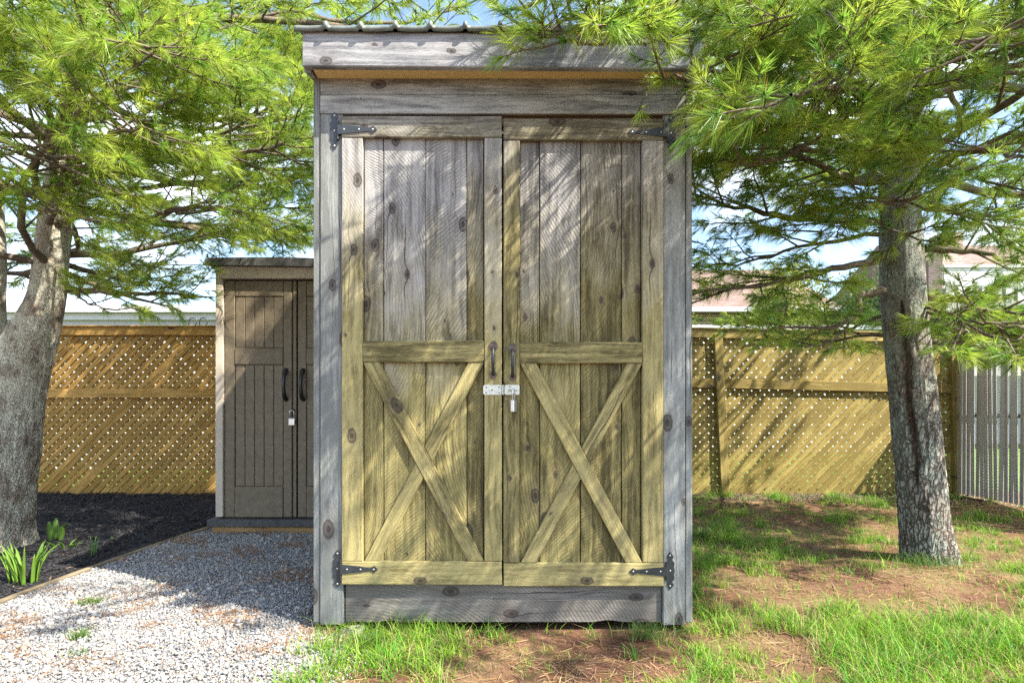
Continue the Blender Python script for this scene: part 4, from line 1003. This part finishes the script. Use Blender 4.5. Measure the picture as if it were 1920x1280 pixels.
# ------------------------------------------------------------------ ground cover
def blades(name, X, Y, Z, H, W, lean, col, rng, mat):
    n = len(X); a = rng.uniform(0, 6.283, n); dx, dy = np.cos(a), np.sin(a); b = a+np.pi/2+rng.normal(0, .5, n); lx, ly = np.cos(b)*lean*H, np.sin(b)*lean*H
    w = W/2
    def row(f, k): return (X+lx*f*f, Y+ly*f*f, Z+H*(f-.25*lean*f*f), k)
    V = np.empty((n, 5, 3))
    for i, (f, k) in enumerate(((0, 1.0), (.5, .8))):
        x, y, z, _ = row(f, k); V[:, 2*i] = np.stack([x-dx*w*k, y-dy*w*k, z], 1); V[:, 2*i+1] = np.stack([x+dx*w*k, y+dy*w*k, z], 1)
    x, y, z, _ = row(1.0, 0); V[:, 4] = np.stack([x, y, z], 1)
    I = np.arange(n)[:, None]*5; T = np.concatenate([I+np.array([[0, 1, 3]]), I+np.array([[0, 3, 2]]), I+np.array([[2, 3, 4]])], 0)
    return np_mesh(name, V.reshape(-1, 3), tris=T, col=np.repeat(col, 5, axis=0))
rg = np.random.default_rng(5)
def in_trunk(x, y): return ((x-TR.x)**2+(y-3.5)**2 < .20**2) | ((x-b0.x)**2+(y-DL)**2 < .30**2)
# lawn clumps
nC = 60000; cx = rg.uniform(-.85, 4.9, nC); cy = 1.0+5.2*rg.random(nC)**1.35
keep = ~((cx > XL-.0) & (cx < XR+.0) & (cy > YF+.03)) & ~in_trunk(cx, cy) & (np.abs(cx) < cy*.98+.3)
cx, cy = cx[keep], cy[keep]
d1 = fbm(cx*1.5, cy*1.5, 2.0); d2 = fbm(cx*5, cy*5, 9.0, 3)
dens = .40+.85*d1+1.1*d2
dens += .85*np.clip((cx-.75)/1.0, 0, 1)*np.clip((2.75-cy)/.9, -.35, 1)          # thicker lawn out in front on the right
dens += .25*np.exp(-((cx+.62)**2+(cy-2.28)**2)/.03)+.35*np.exp(-((cx-.62)**2+(cy-2.2)**2)/.08)
dens += .55*np.clip((cx-3.0)/.6, 0, 1)*np.clip((4.6-cy), 0, 1)
dens -= .45*((cx < .62) & (cx > -.42))*np.clip((2.5-cy)/.2, 0, 1)
dens -= .35*np.clip((cx-.85)*-3+1, 0, 1)*(cy > 2.3)*(cx > .8)
dens += .3*np.exp(-((cx-.85)**2)/.01)*(cy > 2.6)
dens = np.maximum(dens, np.where(cx > .8, .13, .03)); sel = rg.random(len(cx)) < np.clip(dens, 0, 1); cx, cy, dn = cx[sel], cy[sel], np.clip(dens[sel], .15, 1)
nb = (2+rg.random(len(cx))**2*15*np.clip(dn+.3, 0, 1)).astype(int); k = np.repeat(np.arange(len(cx)), nb); rad = rg.uniform(.008, .028, len(cx))[k]; X = cx[k]+rg.normal(0, 1, len(k))*rad; Y = cy[k]+rg.normal(0, 1, len(k))*rad
Z = np.array([gh(a, b) for a, b in zip(cx, cy)])[k]-.004
H = (.024+.058*dn[k])*(.6+.9*rg.random(len(cx))**2)[k]*rg.uniform(.5, 1.5, len(k)); 
tint = rg.random(len(cx))[k][:, None]; gcol = np.array([.05,.22,.016])*(1-tint)+np.array([.27,.42,.035])*tint; gcol = gcol*rg.uniform(.75, 1.25, (len(k), 1))
dead = (rg.random(len(k)) < .14)[:, None]; gcol = np.where(dead, np.array([.34,.27,.13])*rg.uniform(.7, 1.2, (len(k), 1)), gcol)
go = obj_from('lawn_grass', blades('lawn_grass', X, Y, Z, H, rg.uniform(.0022, .0042, len(k)), rg.uniform(.2, 1.3, len(k)), gcol, rg, M_GRASS), M_GRASS)
tag(go, 'patchy green lawn grass growing through the reddish soil', 'grass', kind='stuff'); print('blades', len(k))
# straw, dry pine needles lying about
def litter(name, label, X, Y, Z, L, W, cols, rng, mat, cat, lift=.0):
    n = len(X); a = rng.uniform(0, 6.283, n); u = np.stack([np.cos(a), np.sin(a), rng.normal(0, .12, n)], 1)*(L/2)[:, None]; s = np.stack([-np.sin(a), np.cos(a), rng.normal(0, .3, n)], 1)*(W/2)[:, None]
    c = np.stack([X, Y, Z], 1); V = np.stack([c-u-s, c+u-s, c+u+s, c-u+s], 1).reshape(-1, 3)
    o = obj_from(name, np_mesh(name, V, quads=np.arange(n*4).reshape(-1, 4), col=np.repeat(cols, 4, axis=0)), mat); return tag(o, label, cat, kind='stuff')
n = 80000; X = rg.uniform(-.9, 4.6, n); Y = 1.0+5.1*rg.random(n)**1.2; kp = ~((X > XL) & (X < XR) & (Y > YF)) & ~in_trunk(X, Y); 
f = fbm(X*2.2, Y*2.2, 14.0, 3); kp &= (f+rg.normal(0, .25, n) > -.05); X, Y = X[kp], Y[kp]; n = len(X)
litter('straw_litter', 'dry straw and fallen needles scattered over the soil', X, Y, np.array([gh(a, b) for a, b in zip(X, Y)])+.005+rg.random(n)*.006, rg.uniform(.02, .075, n), rg.uniform(.0012, .0028, n), np.array([.30,.20,.105])*rg.uniform(.35, 1.25, (n, 1))*np.array([1, 1, 1])+rg.normal(0, .02, (n, 3)).clip(-.03, .03), rg, M_LITTER, 'litter')
n = 22000; Y = 1.1+3.5*rg.random(n); X = np.array([rg.uniform(max(-4.2, edge_x(y) if y > 2.3 else -3.4), path_right(y)+.1) for y in Y]); f = fbm(X*2.6, Y*2.6, 31.0, 3)
kp = f+rg.normal(0, .14, n) > .22; X, Y = X[kp], Y[kp]; n = len(X)
litter('fallen_needles', 'orange brown fallen pine needles lying on the gravel', X, Y, np.array([gh(a, b) for a, b in zip(X, Y)])+.021+rg.random(n)*.006, rg.uniform(.03, .085, n), rg.uniform(.0012, .0024, n), np.array([.34,.18,.08])*rg.uniform(.4, 1.15, (n, 1)), rg, M_LITTER, 'litter')
# gravel stones
OCT = np.array([(1,0,0),(-1,0,0),(0,1,0),(0,-1,0),(0,0,1),(0,0,-1)], float); OF = np.array([(0,2,4),(2,1,4),(1,3,4),(3,0,4),(2,0,5),(1,2,5),(3,1,5),(0,3,5)])
def stones(name, X, Y, Z, Sz, cols, rng, mat, label, cat):
    n = len(X); sh = OCT[None]*rng.uniform(.55, 1.25, (n, 6, 1))+rng.normal(0, .16, (n, 6, 3)); sh *= Sz[:, None, None]; sh[:, :, 2] *= .62
    q = rng.normal(0, 1, (n, 4)); q[:, 1:3] *= .45; q /= np.linalg.norm(q, axis=1)[:, None]; w, x, y, z = q.T
    Rm = np.stack([1-2*(y*y+z*z), 2*(x*y-z*w), 2*(x*z+y*w), 2*(x*y+z*w), 1-2*(x*x+z*z), 2*(y*z-x*w), 2*(x*z-y*w), 2*(y*z+x*w), 1-2*(x*x+y*y)], 1).reshape(n, 3, 3)
    V = np.einsum('nij,nkj->nki', Rm, sh)+np.stack([X, Y, Z], 1)[:, None]
    T = (np.arange(n)[:, None, None]*6+OF[None]).reshape(-1, 3)
    return tag(obj_from(name, np_mesh(name, V.reshape(-1, 3), tris=T, col=np.repeat(cols, 6, axis=0)), mat), label, cat, kind='stuff')
n = 78000; Y = 1.35+3.25*rg.random(n)**1.0; lo = np.array([(edge_x(y)+.03 if y > 2.35 else -2.6) for y in Y]); hi = np.array([path_right(y)+.03 for y in Y])+rg.normal(0, .05, n); X = lo+(hi-lo)*rg.random(n)
kp = np.abs(X) < Y*.95+.15; X, Y = X[kp], Y[kp]; n = len(X); Sz = .0038+.0066*rg.random(n)**2.2+.012*(rg.random(n) < .012)
gtone = rg.random(n)[:, None]; gc = np.array([.13,.13,.142])*(1-gtone)+np.array([.36,.36,.355])*gtone; tan = (rg.random(n) < .09)[:, None]; gc = np.where(tan, np.array([.44,.33,.24])*rg.uniform(.6, 1.2, (n, 1)), gc)
stones('gravel', X, Y, np.array([gh(a, b) for a, b in zip(X, Y)])+.013+rg.random(n)*.006, Sz, gc, rg, M_STONE, 'pale grey crushed gravel covering the path', 'gravel')
n = 2600; X = rg.normal(-.72, .07, n); Y = rg.uniform(1.5, 2.44, n); Sz = .004+.007*rg.random(n)**2; gc = np.array([.5,.47,.43])*rg.uniform(.5, 1.1, (n, 1))
stones('loose_gravel', X, Y, np.array([gh(a, b) for a, b in zip(X, Y)])+.004, Sz, gc, rg, M_STONE, 'stray gravel spilling into the grass edge', 'gravel')
# mulch chips
n = 17000; Y = 2.4+3.75*rg.random(n); X = np.array([rg.uniform(-5.8, (edge_x(y)-.03) if y < 4.75 else -1.6) for y in Y]); kp = (np.abs(X) < Y*.95+.25) & ~in_trunk(X, Y); X, Y = X[kp], Y[kp]; n = len(X)
Zm = np.array([gh(a, b)+mulch_z(a, b, .5) for a, b in zip(X, Y)])+.006+rg.random(n)*.012
L = rg.uniform(.02, .075, n); Wd = rg.uniform(.005, .015, n); a = rg.uniform(0, 6.283, n); tl = rg.normal(0, .32, n)
u = np.stack([np.cos(a)*np.cos(tl), np.sin(a)*np.cos(tl), np.sin(tl)], 1); s = np.stack([-np.sin(a), np.cos(a), rg.normal(0, .35, n)], 1); s /= np.linalg.norm(s, axis=1)[:, None]; w = np.cross(u, s)
c0 = np.stack([X, Y, Zm], 1); V = np.empty((n, 6, 3)); hu, hs, hw = u*(L/2)[:, None], s*(Wd/2)[:, None], w*.004
for i, (p, q, r_) in enumerate(((-1, 0, 0), (1, 0, 0), (.1, 1, 0), (-.1, -1, 0), (0, 0, 1), (0, 0, -1))): V[:, i] = c0+hu*p+hs*q+hw*r_
mc = np.array([.014,.0135,.0155])*rg.uniform(.4, 2.4, (n, 1)); br = (rg.random(n) < .05)[:, None]; mc = np.where(br, np.array([.12,.085,.06])*rg.uniform(.4, 1.2, (n, 1)), mc)
tag(obj_from('mulch_chips', np_mesh('mulch_chips', V.reshape(-1, 3), tris=(np.arange(n)[:, None, None]*6+OF[None]).reshape(-1, 3), col=np.repeat(mc, 6, axis=0)), M_CHIP), 'shredded black bark mulch covering the planting bed', 'mulch', kind='stuff')
# pale flat leaf sprays / mulch debris on right fence foot
n = 2600; X = rg.uniform(1.1, 4.7, n); Y = rg.normal(5.85, .16, n).clip(5.3, 6.08); Sz = rg.uniform(.008, .02, n)
stones('bark_litter', X, Y, np.array([gh(a, b) for a, b in zip(X, Y)])+.004, Sz, np.array([.05,.036,.03])*rg.uniform(.4, 2.2, (n, 1)), rg, M_CHIP, 'dark bark litter banked along the foot of the olive fence', 'litter')

# ------------------------------------------------------------------ plants
def strap_leaf(name, base, az, H, lean, W, c, parent, n=7, shape='strap'):
    V, Q = [], []; h = np.array([math.cos(az), math.sin(az), 0]); lat = np.array([-h[1], h[0], 0])
    for i in range(n):
        t = i/(n-1); p = np.array(base)+h*lean*H*t**1.8+np.array([0, 0, H*(t-.35*lean*t**3)])
        w = W*((1-t**4)*.9+.02 if shape == 'strap' else (.15+math.sin(math.pi*min(t*.97+.02, 1))**.8))
        fold = np.array([0, 0, w*.22])
        V += [p-lat*w/2+fold, p-h*.0015, p+lat*w/2+fold]
    I = np.arange(n*3).reshape(n, 3)
    q = np.concatenate([np.stack([I[:-1, j], I[:-1, j+1], I[1:, j+1], I[1:, j]], 1) for j in (0, 1)])
    col = np.repeat(np.array([c])*random.uniform(.85, 1.2), n*3, axis=0)
    o = obj_from(name, np_mesh(name, np.array(V), quads=q, col=col), M_LEAF, parent, smooth=True)
    md = o.modifiers.new('thickness', 'SOLIDIFY'); md.thickness = .0012
    return o
def gpos(px, py): d = F*CAMZ/(py-HOR); x = (px-960)/F*d; return Vector((x, d, gh(x, d)+mulch_z(x, d, .5)-.01))
def clump(name, label, px, py, n, H, W, spread, c, seed, shape='strap', lean=(.1, .5), cat='plant'):
    random.seed(seed); g = gpos(px, py); t = empty(name, g, label, cat)
    for i in range(n):
        a = random.uniform(0, 6.28); r = random.random()**.5*spread
        strap_leaf('leaf', (g.x+math.cos(a)*r, g.y+math.sin(a)*r*.6, g.z-.01), a+random.uniform(-.6, .6), H*random.uniform(.65, 1.1), random.uniform(*lean), W*random.uniform(.8, 1.2), c, t, shape=shape)
    return t
clump('daffodil_clump', 'large clump of upright strap leaves in the black mulch', 45, 1098, 30, .25, .018, .075, (.14,.26,.035), 1)
t = clump('tulip_plant', 'young plant with two broad oval leaves beside the forked pine', 103, 1020, 4, .19, .036, .05, (.15,.27,.05), 2, 'oval', (.05, .35))
clump('bulb_shoots', 'low spreading green shoots at the foot of the forked pine', 118, 1036, 9, .10, .016, .09, (.13,.24,.04), 3, 'oval', (.3, .9))
clump('bulb_shoots', 'single slender tuft of upright green shoots out in the mulch', 176, 1046, 6, .14, .010, .018, (.11,.23,.045), 4, 'strap', (.03, .35))
g = gpos(222, 1013); clump('seedling', 'tiny flat green seedling in the dark mulch near the cabinet', 216, 1013, 5, .04, .022, .02, (.10,.24,.05), 6, 'oval', (.5, 1.2))
def tuft(label, px, py, n, H, seed, spread):
    d = F*CAMZ/(py-HOR); x = (px-960)/F*d; r2 = np.random.default_rng(seed); X = x+r2.normal(0, spread, n); Y = d+r2.normal(0, spread*.7, n); z = gh(x, d)+.012
    c = np.array([.09,.17,.03])*r2.uniform(.7, 1.4, (n, 1))
    o = obj_from('grass_tuft', blades('grass_tuft', X-x, Y-d, np.zeros(n), H*r2.uniform(.4, 1.2, n), r2.uniform(.002, .004, n), r2.uniform(.3, 1.5, n), c, r2, M_GRASS), M_GRASS, None, Matrix.Translation((x, d, z)))
    tag(o, label, 'grass', 'weeds in the gravel')
tuft('weed tuft in sunlit gravel near the timber edging', 172, 1135, 150, .045, 1, .035); tuft('upright weed tuft alone in the middle of the gravel', 150, 1200, 120, .055, 2, .022)
tuft('flat thin weed tuft at the open side of the gravel', 148, 1232, 60, .03, 3, .03); tuft('sparse weed tuft on the shaded gravel', 292, 1100, 40, .025, 4, .03)
tuft('tall grass tuft rooted against the corner of the tool shed', 690, 1215, 320, .075, 5, .05); tuft('fine grass tuft at the right foot of the tool shed', 1215, 1195, 200, .065, 6, .05)
tuft('long grass tuft beside the tool shed side wall', 1316, 1010, 220, .14, 7, .05); tuft('grass tuft growing against the lichen covered pine trunk', 1740, 1075, 220, .10, 8, .08)
def block(px, py, w, h, dpt, label, mat):
    d = F*CAMZ/(py-HOR); x = (px-960)/F*d; o = obj_from('paving_stone', chamfer_box('paving_stone', w, dpt, h, .008, .006), mat, None, Matrix.Translation((x, d+dpt/2, gh(x, d)+h*.2)) @ Matrix.Rotation(.2, 4, 'Z'))
    bmn = bmesh.new(); bmn.from_mesh(o.data); bmesh.ops.subdivide_edges(bmn, edges=bmn.edges[:], cuts=2, use_grid_fill=True)
    for v in bmn.verts: v.co += Vector(mnoise.noise_vector(v.co*18))*.008
    bmn.to_mesh(o.data); bmn.free(); tag(o, label, 'stone')
block(655, 1192, .10, .035, .08, 'pale flat stone under the corner of the tool shed', M_CONC)
